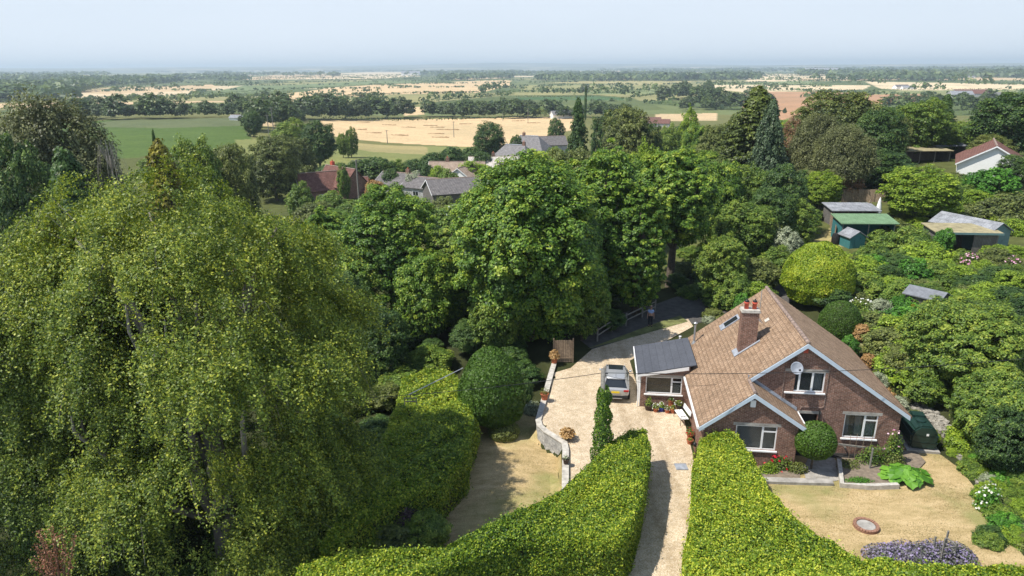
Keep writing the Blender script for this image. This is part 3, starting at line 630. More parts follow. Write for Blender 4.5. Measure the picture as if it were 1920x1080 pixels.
# rooms behind the windows, so glass looks into depth
m = mb(); m.box((lw+.3, -DW+.9+.6, .05), (rw-.3, LEN-.8, .12)); m.build('floor', interior, H)
m = mb(); m.box((lw+.3, 2.6, .1), (rw-.3, 2.7, 2.5)); m.box((-1.5, 2.3, 3.0), (1.9, 2.4, 4.9)); m.box((-1.6, wf+.3, 2.9), (2.0, 2.4, 2.98)); m.build('inner_wall', interior, H)
# roof: left slope with cat-slide wing, right slope, wing right slope
def P(a, v, z): return (a, v, z)
m = mb()
def slope(pts): m.prism([P(*q) for q in pts], (0, 0, -th))
slope([(UL, -DW, zl(UL)), (UW, -DW, zl(UW)), (UW, 0, zl(UW)), (0, 0, ZR), (0, LEN, ZR), (UL, LEN, zl(UL))])
slope([(0, 0, ZR), (UR, 0, zr_(UR)), (UR, LEN, zr_(UR)), (0, LEN, ZR)])
slope([(UW, -DW, zl(UW)), (UWR, -DW, eaveW), (UWR, wf-.002, eaveW), (UW, wf-.002, zl(UW))])
roof = m.build('roof', tile, H)
# uneven tiles: raised courses
rng = np.random.default_rng(5); m = mb()
for (f, a0, a1, s, v0f, v1f) in ((zl, UL+.02, 0, SL, lambda a: -DW if a < UW else 0., LEN), (zr_, 0, UR-.02, -SR, lambda a: 0., LEN)):
    c = math.cos(math.atan(s)); k = a0
    while k < a1-.05:
        e = k+.24*c; 
        if s > 0: q0, q1 = k, min(e, a1)
        else: q0, q1 = k, min(e, a1)
        v0 = v0f(q1) if s > 0 else 0
        lift = .022
        if s > 0: pts = [(q0, v0, f(q0)+lift), (q1, v0, f(q1)+.004), (q1, v1f, f(q1)+.004), (q0, v1f, f(q0)+lift)]
        else: pts = [(q0, v0, f(q0)+.004), (q1, v0, f(q1)+lift), (q1, v1f, f(q1)+lift), (q0, v1f, f(q0)+.004)]
        m.prism(pts, (0, 0, -.018)); k = e
m.build('tile_courses', tile, roof)
m = mb()
for i in range(24):
    v0 = LEN*i/24; m.tube([(0, v0+.01, ZR+.02), (0, v0+LEN/24-.015, ZR+.03)], .11, 8)
m.build('ridge_tiles', ridgem, roof, smooth=True); m = mb()
for i in range(5):
    v0 = -DW+(DW-.1)*i/5; m.tube([(UW, v0+.01, zl(UW)+.01), (UW, v0+.3, zl(UW)+.015)], .09, 8)
m.build('ridge_tiles', ridgem, roof, smooth=True)
m = mb(); m.prism([(UW, wf-.01, zl(UW)+.02), (UWR, wf-.01, eaveW+.02), (UWR, wf-.14, eaveW+.035), (UW, wf-.14, zl(UW)+.035)], (0, 0, .02))
m.prism([(UW, wf-.006, zl(UW)+.05), (UWR, wf-.006, eaveW+.05), (UWR, wf-.006, eaveW+.2), (UW, wf-.006, zl(UW)+.2)], (0, -.012, 0)); m.build('lead_flashing', lead, roof)
# replaced pale tiles
for a, v in ((-1.0, 5.0), (-1.55, 7.3), (-1.3, 6.6), (-1.15, 6.9)):
    m = mb(); z = zl(a); m.prism([(a, v, z+.03), (a+.22, v, z+.03+.22*SL), (a+.22, v+.36, z+.03+.22*SL), (a, v+.36, z+.03)], (0, 0, .02)); m.build('replaced_tile', stone, roof)
# bargeboards: slanted top catches the sun
def barge(name, a0, z0, a1, z1, v, hgt=.24, t=.05):
    m = mb(); m.prism([(a0, v-.002, z0-.03), (a1, v-.002, z1-.03), (a1, v-.002, z1-.03-hgt), (a0, v-.002, z0-.03-hgt)], (0, -t, 0))
    m.prism([(a0, v+.0, z0-th-.01), (a1, v+.0, z1-th-.01), (a1, v+OV, z1-th-.01), (a0, v+OV, z0-th-.01)], (0, 0, -.02)); return m.build(name, fasc, H)
barge('bargeboard', UW+.0, zl(UW), 0, ZR, 0); barge('bargeboard', 0, ZR, UR, zr_(UR), 0)
barge('bargeboard', UL, zl(UL), UW, zl(UW), -DW); barge('bargeboard', UW, zl(UW), UWR, eaveW, -DW)
m = mb(); m.box((UL-.1, -DW+.02, zl(UL)-.17), (UL-.0, 4.6, zl(UL)-.03)); m.box((UL+.0, -DW+.06, zl(UL)-th-.07), (lw-.002, 4.6, zl(UL)-th-.02)); m.build('gutter', white, H)
m = mb(); m.box((UR+.0, .02, zr_(UR)-.17), (UR+.1, LEN, zr_(UR)-.04)); m.build('gutter', brownwood, H)
m = mb(); m.box((UWR, -DW+.02, eaveW-.16), (UWR+.09, wf-.01, eaveW-.03)); m.build('gutter', white, H)
m = mb(); m.box((lw-.03, -DW+OV+.3, 1.75), (lw-.003, 4.5, zl(UL)-.23)); m.build('white_weatherboard', white, H)
def window(win, v, splits, transom=None, backing=None, curt=False, name='window'):
    a0, a1, z0, z1 = win; m = mb(); f = .065; vi = v+.06; d = .06
    fr = mb(); fr.box((a0, vi, z0), (a0+f, vi+d, z1)); fr.box((a1-f, vi, z0), (a1, vi+d, z1)); fr.box((a0+f, vi, z0), (a1-f, vi+d, z0+f)); fr.box((a0+f, vi, z1-f), (a1-f, vi+d, z1))
    for s in splits: fr.box((s-f*.8, vi+.001, z0+f), (s+f*.8, vi+d-.001, z1-f))
    if transom: b0, b1, zt = transom; fr.box((b0+f*.8, vi+.002, zt-f*.6), (b1-f, vi+d-.002, zt+f*.6))
    # inner sash frames
    ed = [a0+f]+[s for s in splits]+[a1-f]
    o = fr.build(name, white, H)
    g = mb(); g.box((a0+f*.5, vi+.02, z0+f*.5), (a1-f*.5, vi+.03, z1-f*.5)); g.build('pane', glass, o)
    s = mb(); s.box((a0-.08, v-.09, z0-.09), (a1+.08, v+.06, z0-.005)); s.build('sill', white, o, bev=.01)
    li = mb(); li.box((a0-.15, v-.004, z1+.004), (a1+.15, v+.1, z1+.17)); li.build('lintel', concrete, o)
    if backing is not None:
        k = mb(); k.box((a0+.05, v+.27, z0+.03), (splits[-1] if backing is cardb else a1-.05, v+.29, z1-.03)); k.build('blind', backing, o)
    if curt:
        for c0, c1 in curt:
            k = mb()
            n_ = 8
            pts = [(c0+(c1-c0)*i/n_, v+.34+(.03 if i % 2 else -.03), 0) for i in range(n_+1)]
            for p0, p1 in zip(pts, pts[1:]): k.add([(p0[0], p0[1], z0+.05), (p1[0], p1[1], z0+.05), (p1[0], p1[1], z1-.04), (p0[0], p0[1], z1-.04)], [(0, 1, 2, 3)])
            k.build('curtain', curtain, o)
    return o
window(WIN_UP, wf, [-.13, .55], curt=[(-.75, -.45), (.65, 1.1)])
window(WIN_LO, wf, [3.55], transom=(3.55, 4.22, 2.18), curt=[(2.52, 2.85), (3.15, 3.5), (3.65, 4.15)])
window(WIN_W, -DW+OV, [-2.15], transom=(-2.15, -1.42, 2.08), backing=blind)
# recessed front door behind the ball tree
m = mb(); m.box((.22, wf+.16, 0), (.98, wf+.22, 2.38)); do = m.build('door', metal_d, H)
m = mb(); m.box((.9, wf+.13, 1.0), (.94, wf+.158, 1.15)); m.build('handle', metal_l, do)
m = mb(); m.box((0.0, wf-.01, 2.44), (1.2, wf+.1, 2.60)); m.build('lintel', concrete, do)
# vent, dish, alarm box, pipes
m = mb(); m.box((-.12, wf-.012, 6.0), (.12, wf+.05, 6.22)); [m.box((-.1, wf-.03, 6.02+i*.05), (.1, wf-.013, 6.045+i*.05)) for i in range(4)]; m.build('air_brick', redclay, H)
di = mb(); prof = [(.02, 0), (.15, .02), (.28, .07), (.34, .12), (.335, .125), (.27, .08), (.14, .035), (.02, .02)]; di.lathe(prof, n=20)
d = di.build('satellite_dish', lead, H, smooth=True); d.location = (-.52, wf-.42, 5.28); d.rotation_euler = (R_(62), 0, R_(8))
k = mb(); k.tube([(0, 0, -.02), (0, -.05, -.25), (0, -.12, -.33)], .02); k.build('arm', metal_d, d); k = mb(); k.box((-.04, -.18, .4), (.04, -.08, .5)); k.build('receiver', metal_d, d)
m = mb(); m.box((-2.98, -DW+OV-.12, 3.55), (-2.7, -DW+OV-.003, 3.95)); m.build('alarm_box', white, H, bev=.02)
m = mb(); m.tube([(-.95, wf-.03, 3.3), (-.95, wf-.03, 5.0), (-.8, wf-.05, 5.15)], .016, 6); m.build('service_pipe', ridgem, H); m = mb(); m.tube([(1.3, wf-.03, 5.6), (1.3, wf-.03, 2.95), (1.2, wf-.03, 2.85), (.15, wf-.03, 2.85), (.08, wf-.03, 2.7)], .016, 6); m.build('service_pipe', ridgem, H)
m = mb(); m.tube([(1.12, wf-.05, 2.7), (1.12, wf-.05, .1)], .035, 8); m.build('downpipe', metal_d, H)
for a, z in ((1.0, 5.75), (1.62, 2.15), (-.95, 5.2)): m = mb(); m.box((a-.01, wf-.16, z-.01), (a+.01, wf-.005, z+.01)); m.build('wire_bracket', metal_d, H)
# chimney
ca, cv = -2.75, 3.35; cw, cd = .95, .62; ct = zl(ca+cw)+1.8
m = mb(); m.box((ca, cv, zl(ca)-.1), (ca+cw, cv+cd, ct)); ch = m.build('chimney', brick, H)
m = mb(); m.box((ca-.06, cv-.06, ct+.002), (ca+cw+.06, cv+cd+.06, ct+.09)); m.box((ca-.03, cv-.03, ct+.092), (ca+cw+.03, cv+cd+.03, ct+.17)); m.build('chimney_cap', stone, ch, bev=.015)
for i, x in enumerate((ca+.25, ca+.70)):
    m = mb(); m.lathe([(.13, 0), (.12, .3), (.155, .32), (.155, .40), (.10, .4), (.10, .3)], (x, cv+cd/2, ct+.17), 14); pt = m.build('chimney_pot', redclay, ch, smooth=True)
    m = mb(); m.lathe([(.12, 0), (.12, .08), (.04, .14), (.03, .2)], (x, cv+cd/2, ct+.575), 10); m.build('pot_cowl', metal_d, pt)
m = mb(); m.prism([(ca-.22, cv-.16, zl(ca-.22)+.05), (ca+cw+.15, cv-.16, zl(ca+cw+.15)+.05), (ca+cw+.15, cv-.001, zl(ca+cw+.15)+.05), (ca-.22, cv-.001, zl(ca-.22)+.05)], (0, 0, .03))
m.prism([(ca-.25, cv-.16, zl(ca-.25)+.052), (ca-.001, cv-.16, zl(ca)+.052), (ca-.001, cv+cd+.1, zl(ca)+.052), (ca-.25, cv+cd+.1, zl(ca-.25)+.052)], (0, 0, .03)); m.build('flashing', lead, ch)
m = mb(); ax, ay = ca+cw+.06, cv+cd*.5; m.tube([(ax, ay, ct-.8), (ax, ay, ct+1.35)], .018); 
m.tube([(ax-.05, ay-.45, ct-.45), (ax+.05, ay+.45, ct-.45)], .012)
for i in range(6): m.tube([(ax-.14, ay-.4+i*.15, ct-.3-.02*i), (ax+.14, ay-.4+i*.15, ct-.6+.02*i)], .008, 4)
m.build('aerial', metal_l, ch)
# flue pipe and skylight
m = mb(); fa, fv = -4.55, 8.3; m.tube([(fa, fv, zl(fa)-.05), (fa, fv, zl(fa)+1.35)], .07, 10); m.lathe([(.12, 0), (.14, .05), (.05, .12)], (fa, fv, zl(fa)+1.35), 10); m.lathe([(.2, -.16), (.1, .12)], (fa, fv, zl(fa)), 10); m.build('flue_pipe', metal_l, H)
def onroof(a, v, dz): return (a, v, zl(a)+dz)
m = mb()
for (a0, a1, v0, v1) in ((-3.05, -1.95, 7.5, 7.58), (-3.05, -1.95, 8.22, 8.3), (-3.05, -2.8, 7.58, 8.22), (-2.05, -1.95, 7.58, 8.22)): m.prism([onroof(a0, v0, .09), onroof(a1, v0, .09), onroof(a1, v1, .09), onroof(a0, v1, .09)], (0, 0, -.07))
s = m.build('skylight', lead, H); m = mb(); m.prism([onroof(-2.8, 7.58, .07), onroof(-2.05, 7.58, .07), onroof(-2.05, 8.22, .07), onroof(-2.8, 8.22, .07)], (0, 0, -.02)); m.build('pane', carglass, s)
# side extension with felt roof
E0, E1, EV0, EV1, EZ0, EZ1 = -8.15, lw-.002, 4.75, 9.0, 2.32, 3.1
ez = lambda a: EZ0+(EZ1-EZ0)*(a+8.4)/3.53
m = mb(); WX = (-7.85, -5.62, .95, 2.10)
gable_wall(m, E0, E1, lambda a: ez(a)-.12, EV0, .25, [WX]); m.box((E0, EV0+.25, -.3), (E0+.25, EV1-.25, ez(E0)-.12)); m.box((E0, EV1-.25, -.3), (E1, EV1, ez(E0)-.12)); x = m.build('extension_wall', brick, H)
m = mb(); m.box((E0-.004, EV0+.02, 0), (E0-.002, EV1, 2.2)); m.box((E0-.03, EV0+.05, 0), (E0-.004, EV1-.05, 2.18)); m.build('rendered_side', whitewall, H)
m = mb(); m.prism([(-8.4, EV0-.15, ez(-8.4)), (-4.86, EV0-.15, ez(-4.86)), (-4.86, EV1+.1, ez(-4.86)), (-8.4, EV1+.1, ez(-8.4))], (0, 0, -.06)); m.build('extension_roof', feltroof, H)
m = mb(); m.prism([(-8.38, EV0-.16, ez(-8.4)-.065), (-5.3, EV0-.16, ez(-5.3)-.065), (-5.3, EV0-.16, ez(-5.3)-.30), (-8.38, EV0-.16, ez(-8.4)-.2)], (0, .03, 0)); m.box((-8.46, EV0-.15, ez(-8.4)-.2), (-8.4, EV1+.1, ez(-8.4)-.02)); m.build('extension_fascia', white, H)
m = mb(); m.tube([(-8.3, EV0-.03, 2.1), (-8.3, EV0-.03, .05)], .035, 8); m.build('downpipe', white, H)
window(WX, EV0, [-6.25], transom=(-6.25, -5.62, 1.78), backing=cardb)
m = mb(); m.tube([(-5.3, EV1+.6, 0), (-5.3, EV1+.6, 2.9)], .06, 8); m.lathe([(.06, 0), (.085, .02), (.085, .08)], (-5.3, EV1+.6, 2.9)); m.build('soil_pipe', white, H)
# ============================================================ HEDGES AND CLIPPED SHAPES
def snoise(rng, k=7, f=1.):
    a = rng.normal(0, 1, (k, 3))*f; ph = rng.uniform(0, 6.28, k)
    return lambda P: np.sin(P@a.T+ph).sum(1)/k
def hedge(name, poly, top, mat, dens, size, label, cat='hedge', base=None, seed=1, inset=.45, amp=.3, spots=None, vbase=.5, batter=.0, rnd_edge=.3, group=None):
    """clipped hedge over a footprint: leaves on top and sides, added light-blocking core; top = height above ground"""
    rng = np.random.default_rng(seed); poly = [tuple(map(float, p[:2])) for p in poly]
    ar = sum(poly[i][0]*poly[(i+1) % len(poly)][1]-poly[(i+1) % len(poly)][0]*poly[i][1] for i in range(len(poly)))/2
    if ar < 0: poly = poly[::-1]; ar = -ar
    pa = np.array(poly); lo = pa.min(0); hi = pa.max(0); nn = snoise(rng, 9, 1.3); nl = snoise(rng, 6, .45)
    n = int(ar*dens); q = []
    while sum(map(len, q)) < n:
        c = rng.uniform(lo, hi, (n*2, 2)); q.append(c[inpoly(c[:, 0], c[:, 1], poly)])
    q = np.concatenate(q)[:n]
    ed = np.full(n, 99.)
    for i in range(len(poly)):
        a = pa[i]; b = pa[(i+1) % len(poly)]; t = np.clip(((q-a)@(b-a))/((b-a)@(b-a)), 0, 1); ed = np.minimum(ed, np.linalg.norm(q-a-t[:, None]*(b-a), axis=1))
    gz = (T(q[:, 0], q[:, 1]) if base is None else np.full(n, base))
    tp = top(q[:, 0], q[:, 1]) if callable(top) else top
    z = gz+tp-rnd_edge*np.clip(1-ed/rnd_edge, 0, 1)**2*.9
    P = np.column_stack([q, z]); P[:, 2] += amp*nn(P)+.10*np.sin(q[:, 0]*5+nl(P)*9)*np.sin(q[:, 1]*4.3)-rng.random(n)**1.5*.34+(rng.random(n) < .06)*rng.random(n)*.3+.12*nl(P*2.2); N = np.tile([0, 0, 1.], (n, 1))
    PP = [P]; NN = [N]
    for i in range(len(poly)):
        a = pa[i]; b = pa[(i+1) % len(poly)]; L = np.linalg.norm(b-a); nm = np.array([(b-a)[1], -(b-a)[0]])/L
        g0 = T(np.array([a[0], b[0]]), np.array([a[1], b[1]])) if base is None else np.array([base, base])
        hh = top(np.array([a[0], b[0]]), np.array([a[1], b[1]])) if callable(top) else np.array([top, top])
        k = int(L*hh.mean()*dens*.8); t = rng.random(k); h = rng.random(k)
        xy = a+(b-a)*t[:, None]; tp_ = hh[0]*(1-t)+hh[1]*t; zz = g0[0]*(1-t)+g0[1]*t+h*tp_*.97
        S = np.column_stack([xy, zz]); o = amp*nn(S)-rng.random(k)**1.5*.32+(rng.random(k) < .03)*rng.random(k)*.22+batter*(1-h)-rnd_edge*np.clip((h*tp_-tp_+rnd_edge)/rnd_edge, 0, 1)**2*.6
        S[:, :2] += nm*o[:, None]; PP.append(S); NN.append(np.tile([nm[0], nm[1], .25], (k, 1)))
    P = np.concatenate(PP); N = np.concatenate(NN)
    V = vbase+.24*nl(P)+.14*nn(P*1.7)+np.where(rng.random(len(P)) < .35, .28, -.12)+rng.normal(0, .12, len(P))
    root = empty(name, (0, 0, 0))
    leafmesh(P, N, size*rng.uniform(.6, 1.3, len(P)), V, mat, 'leaves', rng=rng, wob=.62, parent=root)
    # solid dark core added inside so light does not leak through
    c = pa.mean(0); ins = []
    for i in range(len(poly)):
        p0 = pa[i-1]; p1 = pa[i]; p2 = pa[(i+1) % len(poly)]
        n1 = np.array([-(p1-p0)[1], (p1-p0)[0]])/np.linalg.norm(p1-p0); n2 = np.array([-(p2-p1)[1], (p2-p1)[0]])/np.linalg.norm(p2-p1)
        d = (n1+n2); d = d/max(.6, d@d)*1.0; ins.append(p1+d*inset*(2 if False else 1))
    m = mb(); vs = []; k = len(ins)
    for x, y in ins:
        g = Tz(x, y) if base is None else base; t_ = float(top(np.array([x]), np.array([y]))[0]) if callable(top) else top
        vs.append((x, y, g-.2, g+t_-inset))
    from mathutils.geometry import tessellate_polygon
    tri = tessellate_polygon([[Vector((v[0], v[1], 0)) for v in vs]])
    vv = [v[:3] for v in vs]+[(v[0], v[1], v[3]) for v in vs]
    fs = [(i, (i+1) % k, (i+1) % k+k, i+k) for i in range(k)]+[tuple(j+k for j in t) for t in tri]
    me = bpy.data.meshes.new('light_block_core'); me.from_pydata(vv, [], fs); me.materials.append(corem)
    o = bpy.data.objects.new('light_block_core', me); COL.objects.link(o); o.parent = root
    return tag(root, label, cat, group)
corem = plain('light_block_core', (.035,.035,.015,1), .95, .4, 8)  # dark filler for the added cores that block light inside foliage
def Q(h, *a): return [tuple(G(x, y, h)[:2]) for x, y in a]
hedge('drive_hedge', Q(2.3, (1140,822),(1180,806),(1210,800),(1222,830),(1220,860),(1205,930),(1188,985),(1170,1010),(1090,1012),(980,1012),(900,1035),(790,1075),(720,1115),(540,1120),(556,1058),(640,1028),(740,1024),(830,1018),(950,962),(1050,915),(1105,862)), 2.3, L_hedge, 1500, .108,
      'broad yellow-green clipped hedge between the lower lawn and the shaded drive', seed=2, base=0.)
hedge('drive_hedge', Q(2.25, (1312,812),(1340,802),(1385,806),(1415,850),(1440,905),(1478,950),(1535,992),(1620,1036),(1740,1050),(1925,1050),(1990,1050),(2000,1090),(1700,1100),(1500,1140),(1290,1140),(1292,1000),(1298,900)), 2.25, L_hedge, 1500, .108,
      'yellow-green clipped hedge bordering the front lawn on the right of the drive', seed=3, base=-.05)
hedge('garden_hedge', Q(1.5, (752,702),(800,688),(845,690),(880,725),(890,790),(872,850),(826,902),(765,922),(705,955),(640,1000),(600,1015),(612,980),(668,905),(705,840),(725,790),(745,745)), 2.6, L_garden, 650, .13,
      'long green garden hedge with a yellow top left of the lower lawn', seed=4, base=-1.15, amp=.42, vbase=.52)
def topiary(name, c, prof, mat, dens, size, label, seed, stem=None, amp=.05, cat='topiary', vb=.45, squash=1.):
    """clipped solid of revolution: prof = [(r, z)...] from bottom to top"""
    rng = np.random.default_rng(seed); pr = np.array(prof, float); seg = np.linalg.norm(np.diff(pr, axis=0), axis=1); rm = (pr[1:, 0]+pr[:-1, 0])/2
    wgt = seg*rm; A = 2*math.pi*wgt.sum(); n = int(A*dens); i = rng.choice(len(seg), n, p=wgt/wgt.sum()); t = rng.random(n)
    r = pr[i, 0]*(1-t)+pr[i+1, 0]*t; z = pr[i, 1]*(1-t)+pr[i+1, 1]*t; th = rng.uniform(0, 6.283, n)
    dr = pr[i+1, 0]-pr[i, 0]; dz = pr[i+1, 1]-pr[i, 1]; nl = np.hypot(dr, dz); nr, nz = dz/nl, -dr/nl
    N = np.column_stack([np.cos(th)*nr, np.sin(th)*nr, nz]); P = np.column_stack([np.cos(th)*r, np.sin(th)*r, z])
    nn = snoise(rng, 8, 2.2); P += N*(amp*nn(P)-rng.random(n)**2*.12)[:, None]; V = vb+.2*nn(P*.8)+rng.normal(0, .15, n)
    root = empty(name, c); leafmesh(P, N, size*rng.uniform(.6, 1.3, n), V, mat, 'leaves', rng=rng, wob=.55, parent=root)
    m = mb(); m.lathe([(max(.03, a-.22), b) for a, b in prof[:-1]]+[(.02, prof[-1][1]-.2)], n=16); m.build('light_block_core', corem, root)  # added solid core, keeps light from passing through the leaves
    if stem:
        m = mb(); m.tube([(0, 0, -.2), (.03, 0, prof[0][1]+.2)], stem, 8); m.build('trunk', bark, root)
    return tag(root, label, cat)
def prof_ball(r, z0, h, k=12, egg=0.): return [(max(.02, r*math.sin(math.pi*i/k)*(1+egg*math.cos(math.pi*i/k))), z0+h/2-h/2*math.cos(math.pi*i/k)) for i in range(k+1)]
g = G(924, 806, -1.05); topiary('yew_tree', tuple(g), [(.05,1.0),(1.2,.85),(1.85,1.35),(2.05,2.1),(1.98,3.0),(1.65,4.0),(1.15,4.8),(.6,5.35),(.05,5.6)], L_yew, 620, .15, 'dark green clipped egg-shaped yew on a bare trunk by the lower lawn', 5, .16, .26, 'tree')
g = G(1520, 880); topiary('ball_tree', (g[0], g[1], 0), prof_ball(1.08, .75, 2.05), L_yew, 900, .09, 'dark green round-headed bay tree on a stem outside the front door', 6, .06, .06)
g = G(1570, 640, .4); topiary('clipped_bush', (g[0], g[1], Tz(g[0], g[1])-.1), [(.4,0),(1.35,.25),(1.6,1.0),(1.5,1.9),(1.05,2.7),(.5,3.05),(.05,3.15)], L_yew, 800, .08, 'smooth dark green clipped dome behind the right side of the house', 7, None, .03)
g = atY(1530, 540, 56); topiary('clipped_bush', (g[0], g[1], Tz(g[0], g[1])-.2), [(.8,0),(2.3,.5),(2.95,1.7),(2.9,2.9),(2.3,4.1),(1.4,5.0),(.6,5.35),(.05,5.5)], L_hedge, 420, .17, 'large lime-green egg-shaped clipped bush behind the house ridge', 8, .15, .22, vb=.62)
g = G(1347, 850); topiary('conical_shrub', (g[0], g[1], 0), [(.3,0),(.7,.6),(.8,1.6),(.62,2.4),(.3,3.0),(.04,3.25)], L_yew, 700, .10, 'small dark cone-topped shrub rising behind the right drive hedge at the wing gable', 9, None, .1)
g = G(945, 822, -1.05); topiary('round_shrub', tuple(g), prof_ball(.95, -.1, 1.2), L_olive, 600, .10, 'low round shrub with pale leaf tips at the foot of the egg-shaped yew', 10, None, .12, 'shrub')

# ============================================================ DRIVE AND RETAINING WALL
pts = WALL[2:]
def thickline(pts, w_, z0, z1, m):
    L = [Vector((x, y, 0)) for x, y in pts]
    for i in range(len(L)-1):
        a, b = L[i], L[i+1]; d = (b-a).normalized(); nrm = Vector((-d.y, d.x, 0))*w_/2
        m.prism([(a-nrm).to_tuple()[:2]+(z0,), (b-nrm).to_tuple()[:2]+(z0,), (b+nrm).to_tuple()[:2]+(z0,), (a+nrm).to_tuple()[:2]+(z0,)], (0, 0, z1-z0))
def ribbon_wall(name, pts, w_, z0, z1, mat, parent=None):
    m = mb(); n_ = len(pts); off = []
    for i, (x, y) in enumerate(pts):
        a = Vector(pts[max(0, i-1)]); b = Vector(pts[min(n_-1, i+1)]); d = (b-a).normalized(); off.append((Vector((x, y)), Vector((-d.y, d.x))*w_/2))
    vs = []
    for p, o in off: vs += [(*(p-o), z0), (*(p+o), z0), (*(p+o), z1), (*(p-o), z1)]
    fs = [(0, 1, 2, 3), tuple(4*(n_-1)+k for k in (3, 2, 1, 0))]
    for i in range(n_-1):
        for k in range(4): fs.append((4*i+k, 4*i+4+k, 4*i+4+(k+1) % 4, 4*i+(k+1) % 4))
    m.add(vs, fs); o = m.build(name, mat, parent); bm = bmesh.new(); bm.from_mesh(o.data); bmesh.ops.recalc_face_normals(bm, faces=bm.faces); bm.to_mesh(o.data); bm.free(); return o
rwr = empty('retaining_wall', (0, 0, 0)); tag(rwr, 'curved pale stone-block retaining wall holding the gravel drive above the lower lawn', 'wall')
wp = [(2.62, 29.6), (2.75, 31.2), (2.95, 33.6), (2.93, 34.3), (2.5, 34.9), (1.95, 35.6), (1.6, 36.3), (1.55, 37), (1.8, 38.4), (2.25, 41), (2.7, 43.6), (3.0, 45.2)]
ribbon_wall('wall_face', wp, .26, -1.3, .12, brickl, rwr); ribbon_wall('coping', wp, .36, .122, .19, stone, rwr)
ti = [G(1240, y) for y in (0,)] if False else None
def pot(name, x, y, r, h, mat, label, plant=None, pm=None, pr=.3, ph=.35, z=None, cat='plant pot', n=260, size=.07, flower=None, group=None, droop=0, fn=30):
    z = Tz(x, y)+.03 if z is None else z; o = empty(name, (x, y, z))
    m = mb(); m.lathe([(r*.68, 0), (r*.8, h*.5), (r*.94, h*.88), (r*1.06, h*.88), (r*1.06, h), (r*.9, h), (r*.88, h*.9), (.01, h*.9)], n=14); m.build('pot', mat, o, smooth=False)
    if pm:
        rng = np.random.default_rng(int(abs(x*100+y*37))); d = sph(rng, n); d[:, 2] = np.abs(d[:, 2]); P = d*(rng.random(n)**.4)[:, None]*np.array([pr, pr, ph])+np.array([0, 0, h*.92])
        leafmesh(P, d+[0, 0, .3], np.full(n, size)*rng.uniform(.6, 1.4, n), rng.uniform(.1, .9, n), pm, 'plant', droop, rng, parent=o)
        if flower:
            d = sph(rng, fn); d[:, 2] = np.abs(d[:, 2]); leafmesh(d*np.array([pr, pr, ph])+np.array([0, 0, h*.95]), d, np.full(fn, .085), rng.random(fn), flower, 'flowers', 0, rng, parent=o, aspect=.9)
    return tag(o, label, cat, group)
def ep(px, py, z=0): q = G(px, py, z); return q[0], q[1]
GP = 'pots under the extension window'
x, y = ep(1216, 768); pot('plant_pot', x, y, .30, .34, darkpot, 'dark brown tub with a leafy green plant, leftmost pot under the extension window', pm=L_mid, pr=.26, ph=.6, group=GP)
x, y = ep(1229, 772); pot('plant_pot', x, y, .17, .26, terra, 'terracotta pot of white flowers between the brown tub and the blue pot', pm=L_mid, flower=L_white, pr=.25, ph=.35, group=GP)
x, y = ep(1240, 771); pot('plant_pot', x, y, .20, .28, bluepot, 'bright blue glazed pot under the extension window', pm=L_lime, flower=L_white, fn=22, pr=.22, ph=.4, group=GP)
x, y = ep(1251, 774); pot('plant_pot', x, y, .18, .27, terra, 'terracotta pot just right of the blue pot', pm=L_olive, flower=L_white, fn=24, pr=.2, ph=.25, group=GP)
x, y = ep(1261, 774); pot('plant_pot', x, y, .2, .3, terra, 'terracotta pot left of the black planter', pm=L_mid, flower=L_straw, fn=24, pr=.2, ph=.25, group=GP)
x, y = ep(1257, 764); pot('plant_pot', x, y, .19, .55, terra, 'taller terracotta pot standing behind the row of pots', pm=L_mid, flower=L_white, pr=.28, ph=.35, group=GP)
x, y = ep(1272, 766); pot('plant_pot', x, y, .27, .34, darkpot, 'black planter of white flowers behind the white-slatted bench', pm=L_mid, flower=L_white, pr=.34, ph=.35, group=GP)
x, y = ep(1293, 822); pot('plant_pot', x, y, .2, .3, terra, 'terracotta pot of red geraniums against the left house wall', pm=L_mid, flower=L_red, pr=.28, ph=.4)
x, y = ep(1293, 832); pot('plant_pot', x, y, .19, .26, terra, 'low terracotta pot in front of the red geraniums', pm=L_mid, n=120, pr=.16, ph=.15)
x, y = ep(1252, 758); 
m = mb(); m.box((-.75, -.14, .36), (.75, .14, .40)); q = empty('plant_shelf', (x, y, .02), -AZ); m.build('shelf_top', wood, q)
for s in (-.6, .6): m = mb(); m.box((s-.03, -.1, 0), (s+.03, .1, .358)); m.build('leg', wood, q)
tag(q, 'low wooden plant shelf behind the pots on the extension wall', 'shelf')
# pots on the retaining wall
pot('plant_pot', 3.02, 45.3, .26, .45, terra, 'terracotta pot of tall dried golden grass at the far end of the retaining wall', pm=L_straw, pr=.42, ph=.65, z=.19, n=500, size=.13, droop=-2)
pot('plant_pot', 2.05, 39.6, .27, .42, terra, 'terracotta pot of straggly plants midway along the retaining wall', pm=L_olive, pr=.35, ph=.5, z=.19, n=260)
x, y = ep(1063, 822, .19); pot('plant_pot', 3.15, 34.9, .24, .25, darkpot, 'dark pot of orange dried grass on the curve of the retaining wall', pm=L_straw, pr=.5, ph=.42, z=.1, n=600, size=.14, droop=-2)
pot('plant_pot', 2.85, 32.1, .19, .3, darkpot, 'small black pot with a pale green rosette near the wall\'s near end', pm=L_grey, pr=.2, ph=.25, z=.19, n=120)
m = mb(); m.box((2.6, 30.2, -1.2), (3.15, 30.9, -.1)); m.box((2.55, 30.15, -.098), (3.2, 30.95, -.03)); tag(m.build('stone_pier', stone, None), 'pale mossy stone block pier at the near end of the retaining wall', 'pier')
